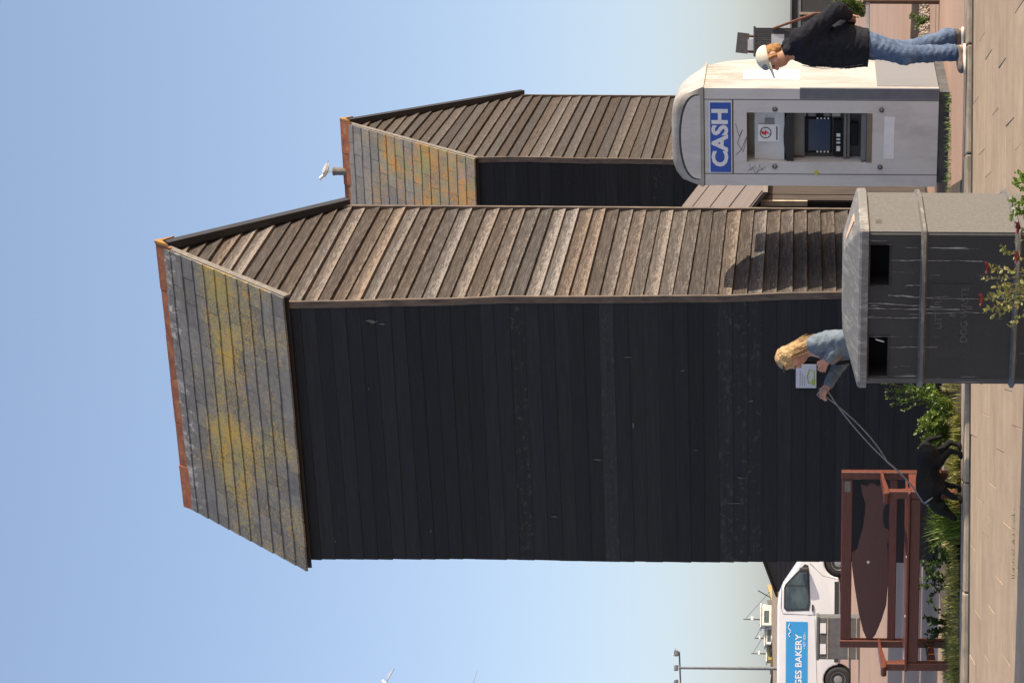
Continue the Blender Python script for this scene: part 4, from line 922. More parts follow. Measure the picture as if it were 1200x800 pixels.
# ---- woman walking the dog behind the bin
wp = at(392, 18.30); wom = thing('person', 'person with blonde hair and denim jacket holding a dog lead beside the litter bin', 'person', (wp.x, wp.y, 0), R(180))
hd, P = head((.075, 0, 1.475), .55, .95)
bodyp = hd + [rc((-.015, 0, 1.27), (.035, 0, 1.40), .052, .047, .03), el((-.01, 0, 1.12), (.11, .15, .22), None, .05), el((.05, .06, 1.13), (.07, .07, .07), None, .04), el((.05, -.06, 1.13), (.07, .07, .07), None, .04), el((-.01, 0, .87), (.13, .165, .14), None, .06),
    rc((-.035, .145, 1.27), (-.09, .20, 1.03), .042, .036), rc((-.09, .20, 1.03), (.085, .155, 1.185), .034, .025, .02), rc((-.035, -.145, 1.27), (.12, -.21, 1.06), .042, .036), rc((.12, -.21, 1.06), (.315, -.13, 1.175), .034, .024, .02)]
bodyp += hand((.090, .150, 1.190), (.75, -.3, .35), (0, .1, 1), (.2, -.9, -.1), .9) + hand((.315, -.13, 1.178), (.8, .1, .5), (.1, -.5, .8), (.4, .5, -.6), 1.1)
for s, kn, an, toe in ((1, (.03, .09, .47), (.03, .09, .08), (.15, .10, .03)), (-1, (.0, -.09, .47), (-.06, -.09, .08), (.06, -.10, .03))):
    bodyp += [rc((-.01, .08 * s, .85), kn, .082, .052, .04), rc(kn, an, .05, .034, .02), rc((an[0] - .03, an[1], .04), toe, .033, .026, .02)]
wb = put('body', sdf_mesh('body', bodyp, .007, 'skin'), wom)
eyes(P, wb, .93)
tp = [el((-.002, 0, 1.12), (.122, .150, .20), None, .05), el((.055, .06, 1.13), (.075, .072, .075), None, .04), el((.055, -.06, 1.13), (.075, .072, .075), None, .04), el((.0, 0, .92), (.135, .165, .13), None, .06)]
put('top', sdf_mesh('top', tp, .008, 'taupe', [((0, 0, 1.275), (.35, 0, .94)), ((0, 0, .84), (0, 0, -1))], .002), wom)
jk = [el((-.030, 0, 1.12), (.125, .175, .20), None, .05), el((-.02, 0, .96), (.135, .178, .16), None, .06), rc((-.035, -.135, 1.285), (-.035, .135, 1.285), .062, .062, .05),
      rc((-.04, .150, 1.27), (-.095, .205, 1.03), .070, .060, .04), rc((-.095, .205, 1.03), (.072, .16, 1.17), .058, .044, .03), rc((-.04, -.150, 1.27), (.115, -.215, 1.06), .070, .060, .04), rc((.115, -.215, 1.06), (.295, -.138, 1.165), .056, .044, .03),
      rc((-.03, .05, 1.31), (.03, .075, 1.27), .045, .03, .02), rc((-.03, -.05, 1.31), (.03, -.075, 1.27), .045, .03, .02),
      el((.14, 0, 1.10), (.13, .085, .26), (0, .12, 0), .02, True), el((.02, 0, 1.37), (.075, .07, .08), None, .02, True)]
put('denim_jacket', sdf_mesh('denim_jacket', jk, .0075, 'denim_light', [((0, 0, .86), (0, 0, -1))], .003), wom)
jn = [el((-.01, 0, .86), (.138, .172, .14), None, .05)]
for s, kn, an in ((1, (.03, .09, .47), (.03, .09, .09)), (-1, (.0, -.09, .47), (-.06, -.09, .09))): jn += [rc((-.01, .08 * s, .85), kn, .095, .066, .04), rc(kn, an, .062, .05, .03)]
put('trousers', sdf_mesh('trousers', jn, .010, 'darkcloth', [((0, 0, .08), (0, 0, -1)), ((0, 0, .93), (0, 0, 1))], .002), wom)
for an, toe in (((.03, .09), (.15, .10)), ((-.06, -.09), (.06, -.10))):
    pr = [el((an[0], an[1], .06), (.05, .042, .06), None, .03), el(((an[0] + toe[0]) / 2 + .01, toe[1], .035), (.11, .042, .036), None, .03)]
    put('shoe', sdf_mesh('shoe', pr, .008, 'darkcloth', [((0, 0, .0), (0, 0, -1))]), wom)
hr = [el(P(-.018, 0, .036), (.100, .084, .098), (0, .55, 0), .02)]
for i in range(20):
    a = -1.75 + i * 3.5 / 19; sx_, sy_ = -math.cos(a), math.sin(a)
    st = P(-.03 + .050 * sx_, .070 * sy_, .030); en = (-.035 + .042 * sx_ + .012 * math.sin(i * 2.3), .085 * sy_ + .012 * math.cos(i * 3.1), 1.325 + .022 * math.sin(i * 1.7)); md = [(st[q] + en[q]) / 2 + (-.008 * (q == 0)) for q in range(3)]
    hr += [rc(st, md, .030, .026, .012), rc(md, en, .025, .010, .010)]
hr += [el(P(.115, 0, -.040), (.095, .090, .105), (0, .55, 0), .015, True)]
for s in (-1, 1): hr += [rc(P(.035, .060 * s, .085), P(.000, .084 * s, .01), .018, .016, .012), rc(P(.000, .084 * s, .01), P(-.05, .078 * s, -.07), .018, .012, .012)]
put('hair', sdf_mesh('hair', hr, .006, 'blonde', (), .003), wom)
rs_ = random.Random(9); hs_ = MB()
for i in range(190):
    a = rs_.uniform(-1.8, 1.8); sx_, sy_ = -math.cos(a), math.sin(a); k_ = rs_.uniform(.98, 1.12)
    s0_ = Vector(P(-.020 + .078 * sx_ * k_, .076 * sy_ * k_, rs_.uniform(.04, .09))); e0_ = Vector((-.036 + .060 * sx_ * k_ + rs_.uniform(-.03, .03), .100 * sy_ * k_ + rs_.uniform(-.02, .02), rs_.uniform(1.27, 1.36)))
    m0_ = s0_.lerp(e0_, .5) + Vector((sx_ * .008, sy_ * .012, 0)) + Vector((rs_.uniform(-.01, .01), rs_.uniform(-.01, .01), 0))
    hs_.tube([s0_, s0_.lerp(m0_, .5) + Vector((sx_, sy_, 0)) * .008, m0_, m0_.lerp(e0_, .55) + Vector((sx_, sy_, 0)) * .004, e0_], [.0018, .002, .002, .0016, .0007], 4)
hs_.build('loose_hair', 'blonde', wom, smooth=True)
gl = MB().tube([P(.045 * math.cos(t) + .030, .085 * math.sin(t), .100 + .02 * math.cos(t)) for t in np.linspace(-1.9, 1.9, 13)], .007, 6).build('sunglasses_on_hair', 'ink', wom)
MB().tube([(-.05, -.11, 1.30), (.06, -.02, 1.22), (.125, .08, 1.10), (.10, .17, .98)], .016, 6).build('bag_strap', 'darkcloth', wom)

# ---- black dog sniffing along the kerb
def fur():
    m, n, p = new_mat('black_fur'); p.inputs['Roughness'].default_value = .75; p.inputs['Specular IOR Level'].default_value = .25
    f = noise(n, mapping(n, 'Object', (20, 60, 60)), 2, 4, .7); n.links.new(ramp(n, f, [(.3, (0.0055, 0.005, 0.005)), (.75, (0.013, 0.012, 0.011))]), p.inputs['Base Color']); bump(n, p, f, .7, .01); return m
MAT['fur'] = fur()
dp = at(243, 18.72); dog = thing('dog', 'black dog on a lead sniffing with its head down by the bench', 'dog', (dp.x, dp.y, .031), R(180)); dog.scale = (.93, .93, .93)
dg = [el((-.16, 0, .315), (.145, .088, .10), (0, .03, 0), .05), el((.04, 0, .305), (.165, .092, .115), (0, .05, 0), .06), el((.10, 0, .28), (.10, .085, .11), None, .05), rc((.12, 0, .325), (.255, 0, .235), .075, .058, .05),
      el((.285, 0, .195), (.075, .062, .062), (0, .75, 0), .03), rc((.31, 0, .155), (.375, 0, .075), .042, .030, .025), el((.388, 0, .062), (.018, .020, .016), None, .01),
      el((.262, .058, .195), (.034, .014, .048), (.25, .4, 0), .012), el((.262, -.058, .195), (.034, .014, .048), (-.25, .4, 0), .012),
      rc((-.275, 0, .36), (-.335, 0, .30), .030, .022, .03), rc((-.335, 0, .30), (-.365, .01, .19), .022, .012, .02)]
for s, o_ in ((1, .0), (-1, -.07)):
    dg += [rc((-.19, .055 * s, .30), (-.135 + o_, .065 * s, .215), .075, .048, .04), rc((-.135 + o_, .065 * s, .215), (-.235 + o_, .065 * s, .115), .042, .026, .02), rc((-.235 + o_, .065 * s, .115), (-.215 + o_, .065 * s, .025), .024, .020, .015), el((-.195 + o_, .065 * s, .018), (.036, .026, .020), None, .015)]
for s, o_ in ((1, .07), (-1, -.02)):
    dg += [rc((.105, .060 * s, .27), (.075 + o_ * .4, .065 * s, .185), .058, .040, .04), rc((.075 + o_ * .4, .065 * s, .185), (.110 + o_, .065 * s, .09), .034, .024, .02), rc((.110 + o_, .065 * s, .09), (.115 + o_, .065 * s, .025), .022, .019, .015), el((.135 + o_, .065 * s, .018), (.036, .026, .020), None, .015)]
put('body', sdf_mesh('body', dg, .007, 'fur', [((0, 0, 0), (0, 0, -1))], .0015), dog)
cR = Vector((.195, 0, .285)); dN = Vector((.80, 0, -.6)); uu = Vector((.6, 0, .8))
MB().tube([cR + (uu * math.cos(t) + Vector((0, 1, 0)) * math.sin(t)) * .078 for t in np.linspace(0, 2 * math.pi, 21)], .008, 6, False).build('collar', 'metal', dog)

# ---- lead from hand to collar
MAT['lead'] = simple('grey_lead', (0.17, 0.17, 0.175), (0.22, 0.22, 0.225), 20, rough=.7)
hw = Vector((wp.x - .385, wp.y + .115, 1.205)); cl = Vector((dp.x - .219, dp.y, .361)); hw2 = hw + Vector((.05, -.02, .02))
def sag(a, b_, s_, n_=12): return [a.lerp(b_, t) - Vector((0, 0, s_ * 4 * t * (1 - t))) for t in np.linspace(0, 1, n_)]
ld = MB(); md = hw.lerp(cl, .62) - Vector((0, 0, .015))
ld.tube(sag(hw + Vector((-.01, 0, -.01)), md, .055), .0055, 6); ld.tube(sag(hw2 + Vector((.0, -.01, -.04)), md, -.035), .0055, 6); ld.tube(sag(md, cl, .03), .0075, 6)
ld.tube([hw + Vector((-.01, 0, -.01)), hw + Vector((-.03, 0, .03)), hw + Vector((.0, -.01, .055)), hw2 + Vector((.01, -.01, 0)), hw2 + Vector((.0, -.01, -.04))], .0065, 6)
tag(ld.build('dog_lead', 'lead'), 'grey dog lead running slack from the hand to the dog collar', 'lead')

# ---- notice on the wall of the near hut, behind the woman's face
MAT['notice'] = simple('white_notice', (0.62, 0.63, 0.68), (0.57, 0.58, 0.63), 10, rough=.4); MAT['lime'] = simple('lime_print', (0.42, 0.50, 0.06), (0.38, 0.46, 0.05), 9, rough=.4)
MAT['grey_print'] = simple('grey_print', (0.28, 0.28, 0.32), (0.32, 0.32, 0.36), 9)
ntc = thing('wall_notice', 'small white notice with yellow-green drawing on the black hut wall', 'sign', (0, 0, 0), 0); ntc.parent = None
rt_ = R(-22); ex = Vector((math.cos(rt_), math.sin(rt_), 0)); ey = Vector((-math.sin(rt_), math.cos(rt_), 0))
# hit point on the front wall plane for the photo position
c1 = Vector((C1[0], C1[1], 0)); U = 359.5; dr = Vector(((U - 400) / FPX, 1, 0)); tt_ = (c1 - ey * .045).dot(ey) / dr.dot(ey); hp = dr * tt_
ntc.location = (hp.x, hp.y, HCAM - (945 - 944) / FPX * tt_ ); ntc.rotation_euler = (0, 0, rt_)
pb = MB().span(-.125, .125, -.006, .006, -.10, .10).build('panel', 'notice', ntc, bevel=.01)
for i in range(3): MB().span(-.10, .06 - .03 * i, -.008, -.005, .055 - i * .022, .061 - i * .022).build('printed_line', 'grey_print', pb)
MB().tube([(x, -.007, z) for x, z in [(-.06, -.075), (-.07, -.02), (.0, -.01), (.07, -.03), (.06, -.075), (-.06, -.075)]], .007, 5).build('outline_drawing', 'lime', pb)
MB().prism([(-.09, -.085), (-.02, -.085), (-.04, -.05), (-.09, -.055)], 'y', -.0085, -.005).build('printed_patch', 'lime', pb)

# ================================================================== VAN
def car_paint(name, c):
    m, n, p = new_mat(name); p.inputs['Roughness'].default_value = .35; p.inputs['Coat Weight'].default_value = .4; p.inputs['Coat Roughness'].default_value = .1
    f = noise(n, mapping(n, 'Object'), 2.5, 5); n.links.new(ramp(n, f, [(.3, c), (.75, tuple(k * .93 for k in c))]), p.inputs['Base Color']); return m
MAT['van_white'] = car_paint('van_white', (0.72, 0.72, 0.72)); MAT['van_blue'] = car_paint('van_sign_blue', (0.035, 0.28, 0.60))
MAT['tyre'] = simple('tyre_rubber', (0.016, 0.016, 0.017), (0.028, 0.027, 0.026), 30, rough=.85)
MAT['rim'] = simple('wheel_steel', (0.36, 0.36, 0.36), (0.28, 0.28, 0.28), 20, rough=.4, metal=.6)
MAT['trim'] = simple('black_trim', (0.025, 0.025, 0.027), (0.035, 0.035, 0.037), 12, rough=.6)
def glass_mat():
    m, n, p = new_mat('dark_vehicle_glass'); p.inputs['Roughness'].default_value = .06
    f = noise(n, mapping(n, 'Object', (1, 1, 2)), 2.0, 3); n.links.new(ramp(n, f, [(.35, (0.035, 0.050, 0.055)), (.65, (0.08, 0.105, 0.105))]), p.inputs['Base Color']); return m
MAT['van_glass'] = glass_mat()
VZ = ground_z(57.8)
vr = at(4, 57.8); van = thing('van', 'white delivery van with a blue lettered side panel parked behind the bench', 'van', (vr.x, vr.y, VZ), R(2))
# side profile (x forward from the rear axle, z); extruded across the width, y from 0 (near side) to 1.9
pf = [(-.95, .35), (-.98, .62), (-.97, 1.2), (-.93, 1.78), (-.84, 1.92), (-.6, 1.96), (1.9, 1.96), (2.15, 1.93), (2.42, 1.82), (3.15, 1.30), (3.30, 1.20), (3.72, 1.06), (3.86, .95), (3.92, .75), (3.92, .38), (3.80, .30)]
arch = lambda c: [(c + .385 * math.cos(t), .33 + .385 * math.sin(t)) for t in np.linspace(.05, math.pi - .05, 11)]
loop = pf + arch(3.04) + [(2.5, .30), (.5, .30)] + arch(0.0) + [(-.5, .33)]
bm = bmesh.new(); k = len(loop); cxv = sum(q[0] for q in loop) / k
def ring(y, ins, topin): return [bm.verts.new((x, y + max(0, (z - 1.05)) * topin, z - (.03 if (z > 1.8 and ins) else 0))) for x, z in loop]
r0 = ring(.03, True, .13); r1 = ring(1.87, True, -.13)
fa = bm.faces.new(r0); fb = bm.faces.new(r1[::-1])
for i in range(k): bm.faces.new((r0[i], r1[i], r1[(i + 1) % k], r0[(i + 1) % k]))
bmesh.ops.recalc_face_normals(bm, faces=bm.faces)
es = [e for e in bm.edges if len(e.link_faces) == 2 and (fa in e.link_faces or fb in e.link_faces)]
bmesh.ops.bevel(bm, geom=es, offset=.06, segments=3, affect='EDGES', profile=.6, clamp_overlap=True)
me = bpy.data.meshes.new('body'); bm.to_mesh(me); bm.free(); me.materials.append(MAT['van_white']); vb = put('body', me, van); smooth_by_angle(vb, 35)
def side(x, z, o=0.0): return (x, .03 + max(0, z - 1.05) * .13 - o, z)
def decal(pts, name, mat, par, o=.006, th=.012):
    m_ = MB(); n_ = len(pts)
    return m_.add([side(x, z, o) for x, z in pts] + [side(x, z, o - th) for x, z in pts], [tuple(range(n_))] + [(i, (i + 1) % n_, n_ + (i + 1) % n_, n_ + i) for i in range(n_)]).build(name, mat, par)
wn = decal([(1.84, 1.16), (1.82, 1.66), (1.88, 1.71), (2.36, 1.71), (2.44, 1.68), (2.92, 1.22), (2.90, 1.17), (2.80, 1.15), (2.0, 1.12)], 'side_window', 'van_glass', van, .010)
decal([(1.79, 1.10), (1.77, 1.69), (1.85, 1.76), (2.38, 1.76), (2.48, 1.72), (3.00, 1.22), (2.97, 1.13), (2.8, 1.10), (2.0, 1.07)], 'window_seal', 'trim', van, .005)
decal([(2.42, 1.15), (2.45, 1.15), (2.45, 1.69), (2.42, 1.70)], 'window_divider', 'trim', wn, .014)
MB().tube([side(1.70, .40, -.002), side(1.68, 1.10, -.002), side(1.70, 1.78, -.002), side(1.86, 1.83, -.002), side(2.40, 1.82, -.002)], .006, 5).build('door_seam', 'trim', van)
MB().tube([side(2.62, .40, -.002), side(2.70, .75, -.002), side(3.02, 1.08, -.002)], .006, 5).build('door_seam', 'trim', van)
MB().span(1.78, 1.95, -.005, .03, .98, 1.03).build('door_handle', 'trim', van, bevel=.01)
decal([(-.45, .90), (1.60, .98), (1.60, .955), (-.45, .875)], 'side_crease', 'van_white', van, .012)
decal([(.46, .32), (2.55, .32), (2.55, .44), (.46, .44)], 'sill_trim', 'trim', van, .008)
mr = MB().span(2.80, 2.92, -.20, .0, 1.12, 1.36).build('wing_mirror', 'trim', van, bevel=.03)
MB().span(2.20, 2.30, .30, .52, 1.18, 1.56).build('seat_back', 'trim', van, bevel=.03)
pn = decal([(-.62, 1.14), (1.50, 1.14), (1.50, 1.70), (-.62, 1.70)], 'sign_panel', 'van_blue', van, .012)
th = math.atan(.13)
text('lettering', 'JUDGES BAKERY', .235, 'white', pn, (.30, side(0, 1.36, .015)[1], 1.36), (R(90) - th, 0, 0), bold=.004, sx=1.02)
text('lettering', '\u2022 EST 1826 \u2022', .085, 'white', pn, (1.02, side(0, 1.215, .015)[1], 1.215), (R(90) - th, 0, 0))
MB().tube([side(x, z, .016) for x, z in [(1.10, 1.60), (1.16, 1.63), (1.22, 1.58), (1.26, 1.585), (1.34, 1.64), (1.45, 1.60)]], .012, 5).build('bird_motif', 'white', pn)
for x in (0.0, 3.04):
    ty = MB().lathe([(.19, .02), (.27, .0), (.325, .02), (.335, .06), (.335, .18), (.325, .21), (.2, .22)], (x, .035, .335), 'y', 26).build('tyre', 'tyre', van, smooth=True)
    rm = MB().lathe([(.05, -.0), (.12, .012), (.165, .02), (.195, .005), (.20, .03), (.19, .10)], (x, .045, .335), 'y', 22).build('rim', 'rim', ty)
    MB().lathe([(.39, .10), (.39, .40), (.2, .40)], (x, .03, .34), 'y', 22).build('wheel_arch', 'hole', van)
decal([(3.62, 1.03), (3.86, .92), (3.86, .80), (3.50, .92)], 'headlight', 'rim', van, .01)
# dark grey roadside cabinet with two white squares
MAT['cabinet'] = simple('dark_grey_cabinet', (0.085, 0.088, 0.088), (0.12, 0.122, 0.12), 6, rough=.6)
kb = at(28, 49.0); cab = thing('planter_box', 'dark grey box with two white squares standing in front of the van', 'box', (kb.x, kb.y, ground_z(49)), 0)
bxo = MB().span(0, .93, 0, .6, 0, .90).build('body', 'cabinet', cab, bevel=.02)
MB().span(-.02, .95, -.02, .62, .90, .96).build('lid', 'cabinet', cab, bevel=.015)
for zz in (.06, .24, .70): MB().span(-.006, .936, -.012, -.001, zz, zz + .03).build('band', 'kerb', cab)
for x in (.12, .58): MB().span(x, x + .22, -.015, -.002, .75, .88).build('white_square', 'white', cab)

# black shed beyond the van's bonnet
MAT['far_black'] = simple('far_black_boards', (0.030, 0.031, 0.033), (0.045, 0.045, 0.046), 3, (1, 1, 8), .8)
q0 = at(107, 74); sh2 = thing('black_shed', 'black boarded shed seen above the van bonnet', 'shed', (q0.x, q0.y, ground_z(74)), R(-15))
MB().prism([(0, 0), (3.4, 0), (3.4, 2.15), (1.7, 2.75), (0, 2.15)], 'y', 0, 3).build('wall', 'far_black', sh2)
for s in (-1, 1):
    MB().prism([(1.7, 2.76), (1.7 + s * 1.85, 2.11), (1.7 + s * 1.85, 2.17), (1.7, 2.83)], 'y', -.12, 3.1).build('roof', 'black', sh2)
for i in range(14): MB().span(.02, 3.38, -.02, .0, .06 + i * .15, .19 + i * .15).build('board', 'far_black', sh2)
# fishing boats drawn up on the shingle, only their tops show over the bank
MAT['boat_white'] = simple('boat_white', (0.68, 0.66, 0.60), (0.55, 0.52, 0.46), 4, rough=.5); MAT['boat_yellow'] = simple('boat_yellow', (0.42, 0.30, 0.09), (0.34, 0.25, 0.09), 4, rough=.5); MAT['boat_dark'] = simple('boat_dark', (0.05, 0.05, 0.055), (0.09, 0.085, 0.08), 4, rough=.6)
def boat(U, hull, house, label, mast, hh):
    c = at(U, 110); t = thing('fishing_boat', label, 'boat', (c.x, c.y, 2.70), R(20), 'fishing boats on the shingle bank')
    sec = [(-2.2, .55, .75), (-1.2, .75, .62), (0, .8, .6), (1.2, .6, .68), (2.2, .05, .95)]; v = []; f = []
    for x, hw_, top in sec: v += [(x, -hw_, top - .45), (x, -hw_ * .4, -.40 + .0), (x, hw_ * .4, -.40), (x, hw_, top - .45)]
    for i in range(4):
        for j in range(3): f.append((i * 4 + j, i * 4 + j + 1, (i + 1) * 4 + j + 1, (i + 1) * 4 + j))
        f.append((i * 4 + 3, i * 4, (i + 1) * 4, (i + 1) * 4 + 3))
    f += [(0, 1, 2, 3)]
    MB().add(v, f).build('hull', hull, t)
    wh = MB().prism([(-.9, .1), (.1, .1), (.18, hh * .9), (-.1, hh), (-.9, hh)], 'y', -.4, .4).build('wheelhouse', house, t, bevel=.03)
    MB().span(-.75, -.15, -.41, -.395, hh * .5, hh * .82).build('window', 'van_glass', wh)
    MB().span(-.98, .22, -.46, .46, hh, hh + .06).build('wheelhouse_roof', 'boat_white', t)
    MB().tube([(-.5, 0, hh), (-.5, 0, hh + mast)], [.04, .022], 6).build('mast', 'boat_dark', t)
    MB().tube([(-.5, 0, hh + mast * .9), (.9, 0, .35)], .012, 5).build('stay', 'boat_dark', t); MB().span(-.56, -.36, -.06, .06, hh + mast * .45, hh + mast * .58).build('radar', 'boat_white', t)
    MB().tube([(.55, -.2, .3), (.9, -.25, .3 + mast * .7)], .03, 5).build('derrick', 'boat_dark', t)
    return t
boat(86, 'boat_dark', 'boat_white', 'fishing boat top with white wheelhouse over the bank, closest to the black shed', .9, .75)
boat(64, 'boat_yellow', 'boat_white', 'fishing boat top with yellow hull over the bank, middle one of three', .55, .55)
boat(46, 'boat_dark', 'boat_yellow', 'fishing boat top with yellow wheelhouse over the bank, farthest from the hut', .8, .45)

# lamp post with two heads and perching gulls
MAT['post_grey'] = simple('grey_post', (0.12, 0.13, 0.14), (0.16, 0.17, 0.18), 5, rough=.5)
lp = at(17, 80); lamp = thing('lamp_post', 'thin grey lamp post with a crossbar of floodlights above the van', 'lamp post', (lp.x, lp.y, GZ + .1), R(5))
MB().tube([(0, 0, 0), (0, 0, 3), (0, 0, 5.72)], [.075, .06, .045], 10).build('pole', 'post_grey', lamp)
MB().tube([(-.58, 0, 5.66), (.58, 0, 5.72)], .03, 6).build('crossbar', 'post_grey', lamp)
for x in (-.52, 0, .52): MB().box((x, -.06, 5.82), (.20, .16, .12), (.5, 0, .2)).build('floodlight', 'post_grey', lamp, bevel=.02)

# ---- gulls
MAT['gull_white'] = simple('gull_white', (0.72, 0.72, 0.72), (0.64, 0.64, 0.65), 30, rough=.7); MAT['gull_grey'] = simple('gull_grey_back', (0.30, 0.31, 0.33), (0.36, 0.37, 0.39), 30, rough=.7); MAT['gull_black'] = simple('gull_wing_tip', (0.03, 0.03, 0.035), (0.04, 0.04, 0.045), 30, rough=.7); MAT['beak'] = simple('gull_beak', (0.40, 0.26, 0.06), (0.35, 0.22, 0.05), 20)
def gull(label, loc, rz, sc=1.0, flying=False, roll_=0.0):
    t = thing('gull', label, 'gull', loc, rz, 'gulls'); t.scale = (sc, sc, sc); t.rotation_euler = (roll_, 0, rz)
    z0 = 0 if flying else .10
    pr = [el((0, 0, .075 + z0), (.155, .062, .062), (0, -.22, 0), .03), rc((.11, 0, .11 + z0), (.165, 0, .165 + z0), .040, .033, .03), el((.185, 0, .180 + z0), (.042, .033, .034), None, .02), rc((-.12, 0, .055 + z0), (-.215, 0, .03 + z0), .036, .012, .03)]
    bd = put('body', sdf_mesh('body', pr, .008, 'gull_white'), t)
    MB().tube([(.215, 0, .178 + z0), (.262, 0, .166 + z0)], [.012, .004], 6).build('beak', 'beak', t)
    for s in (-1, 1):
        if flying:
            v = [(.07, .03 * s, .09), (.12, .30 * s, .17), (-.03, .68 * s, .13), (-.10, .30 * s, .145), (-.09, .03 * s, .08)]
            MB().add(v + [(x, y, z - .014) for x, y, z in v], [(0, 1, 3, 4), (1, 2, 3), (5, 9, 8, 6), (6, 8, 7), (0, 5, 6, 1), (1, 6, 7, 2), (2, 7, 8, 3), (3, 8, 9, 4)]).build('wing', 'gull_grey', t)
        else:
            put('wing', sdf_mesh('wing', [el((-.03, .052 * s, .088 + z0), (.150, .020, .048), (0, -.20, .10 * s), .02), rc((-.14, .035 * s, .066 + z0), (-.265, .012 * s, .045 + z0), .020, .006, .02)], .008, 'gull_grey'), t)
            MB().tube([(.01, .022 * s, 0), (.005, .022 * s, .06 + z0)], .006, 5).build('leg', 'beak', t)
            MB().tube([(-.215, .012 * s, .052 + z0), (-.285, .006 * s, .040 + z0)], [.010, .003], 5).build('wing_tip', 'gull_black', t)
    return t
bpy.context.view_layer.update()
pt = roof2.matrix_world @ Vector((-0.62, ry, rzz + .156)); hutm = Matrix.Translation((C2[0], C2[1], GZ)) @ Matrix.Rotation(R(-17.2), 4, 'Z')
pt = hutm @ Vector((-0.62, ry, rzz + .156))
gull('gull perched on the vent pipe of the rear hut', pt, R(205), .58)
q0 = at(-9, 46, 455); gull('gull in the upper sky cut by the picture edge', q0, R(60), .8, True, .5)
q0 = at(-11, 60, 557); gull('gull wing tip at the picture edge below the other flying gull', q0, R(80), .8, True, .3)
for (dx, a, lb) in ((-.55, 20, 'gull on the outer end of the lamp post crossbar'), (.56, 160, 'gull on the inner end of the lamp post crossbar, nearer the hut')):
    gull(lb, Vector((lp.x + dx, lp.y + dx * .09, GZ + .1 + 5.715 + dx * .05 + (.03))), R(a), .6)

# ================================================================== far right background
MAT['rust'] = simple('rusty_iron', (0.16, 0.06, 0.03), (0.10, 0.04, 0.025), 12, rough=.85); MAT['tan'] = simple('tan_block', (0.42, 0.28, 0.16), (0.33, 0.22, 0.13), 8, rough=.85)
MAT['slat_grey'] = simple('dark_grey_slat', (0.050, 0.052, 0.055), (0.075, 0.076, 0.078), 6, rough=.7, rand=(.85, 1.15)); MAT['pale_panel'] = simple('pale_panel', (0.50, 0.51, 0.52), (0.44, 0.45, 0.46), 7, rough=.6)
Y0 = 60.0; zz_ = lambda V, U=750: HCAM + (HORIZ + roll * (U - 400) - V) * Y0 / FPX; xx_ = lambda U: (U - 400) / FPX * Y0
tw = thing('winch_tower', 'dark slatted winch tower with a tilted hatch on top behind the cash machine', 'tower', (xx_(735), Y0, ground_z(60)), R(-6)); gz0 = ground_z(60)
wd = xx_(767) - xx_(735)
core = MB().span(.03, wd - .03, .03, .75, 0, zz_(886) - gz0).build('core', 'black', tw)
for i in range(15): MB().span(0, .036, -.012, .03, 0, zz_(885) - gz0).build('slat', 'slat_grey', tw, loc=(i * wd / 15 + .005, 0, 0))
MB().span(-.03, wd + .03, -.03, .8, zz_(885) - gz0, zz_(883) - gz0).build('top_plate', 'slat_grey', tw)
MB().span(.28, .56, -.03, -.013, zz_(919) - gz0, zz_(904) - gz0).build('white_panel', 'pale_panel', tw)
MB().box((.32, .1, zz_(870) - gz0), (.54, .10, .32), (.1, .10, .1)).build('hatch', 'slat_grey', tw)
MB().box((.27, .05, zz_(881) - gz0), (.30, .04, .22)).build('white_sign', 'pale_panel', tw)
for x in (.08, .50): MB().tube([(x, .12, zz_(886) - gz0), (x + .02, .1, zz_(868) - gz0)], .035, 6).build('bracket', 'rust', tw)
bo = thing('iron_boom', 'rusty iron boom sloping from the winch tower to the black sheds', 'boom', (xx_(765), Y0 - .1, ground_z(60)), 0)
bo_a = Vector((0, 0, zz_(905) - gz0)); bo_b = Vector((xx_(782) - xx_(765), -.2, zz_(955) - gz0))
MB().tube([bo_a, bo_b], .035, 6).build('pole', 'rust', bo); MB().tube([bo_b, bo_b + Vector((.05, 0, -bo_b.z))], .04, 6).build('prop', 'rust', bo)
bs = thing('black_shed', 'low black shed with pale corner posts behind the person in the cap', 'shed', (xx_(777), Y0 + 2, ground_z(62)), 0)
MB().span(0, 3.2, 0, 2.5, 0, zz_(927) - gz0).build('wall', 'far_black', bs)
MB().span(-.1, 3.3, -.1, 2.6, zz_(927) - gz0, zz_(925) - gz0).build('roof', 'post_grey', bs)
for x in (0.02, .42): MB().span(x, x + .07, -.05, -.003, 0, zz_(936) - gz0).build('corner_post', 'kerb', bs)
MB().span(.0, 3.2, -.03, -.004, zz_(938) - gz0, zz_(935) - gz0).build('wall_rail', 'post_grey', bs)
tb = thing('tan_chimney', 'tan block like a stubby chimney rising beyond the black shed', 'chimney', (xx_(771), Y0 + 6, ground_z(62)), 0)
MB().span(0, .22, 0, .3, 0, zz_(914) - gz0 + .08).build('stack', 'tan', tb); MB().span(.20, .50, .02, .26, 0, zz_(919) - gz0 + .1).build('stack', 'tan', tb)

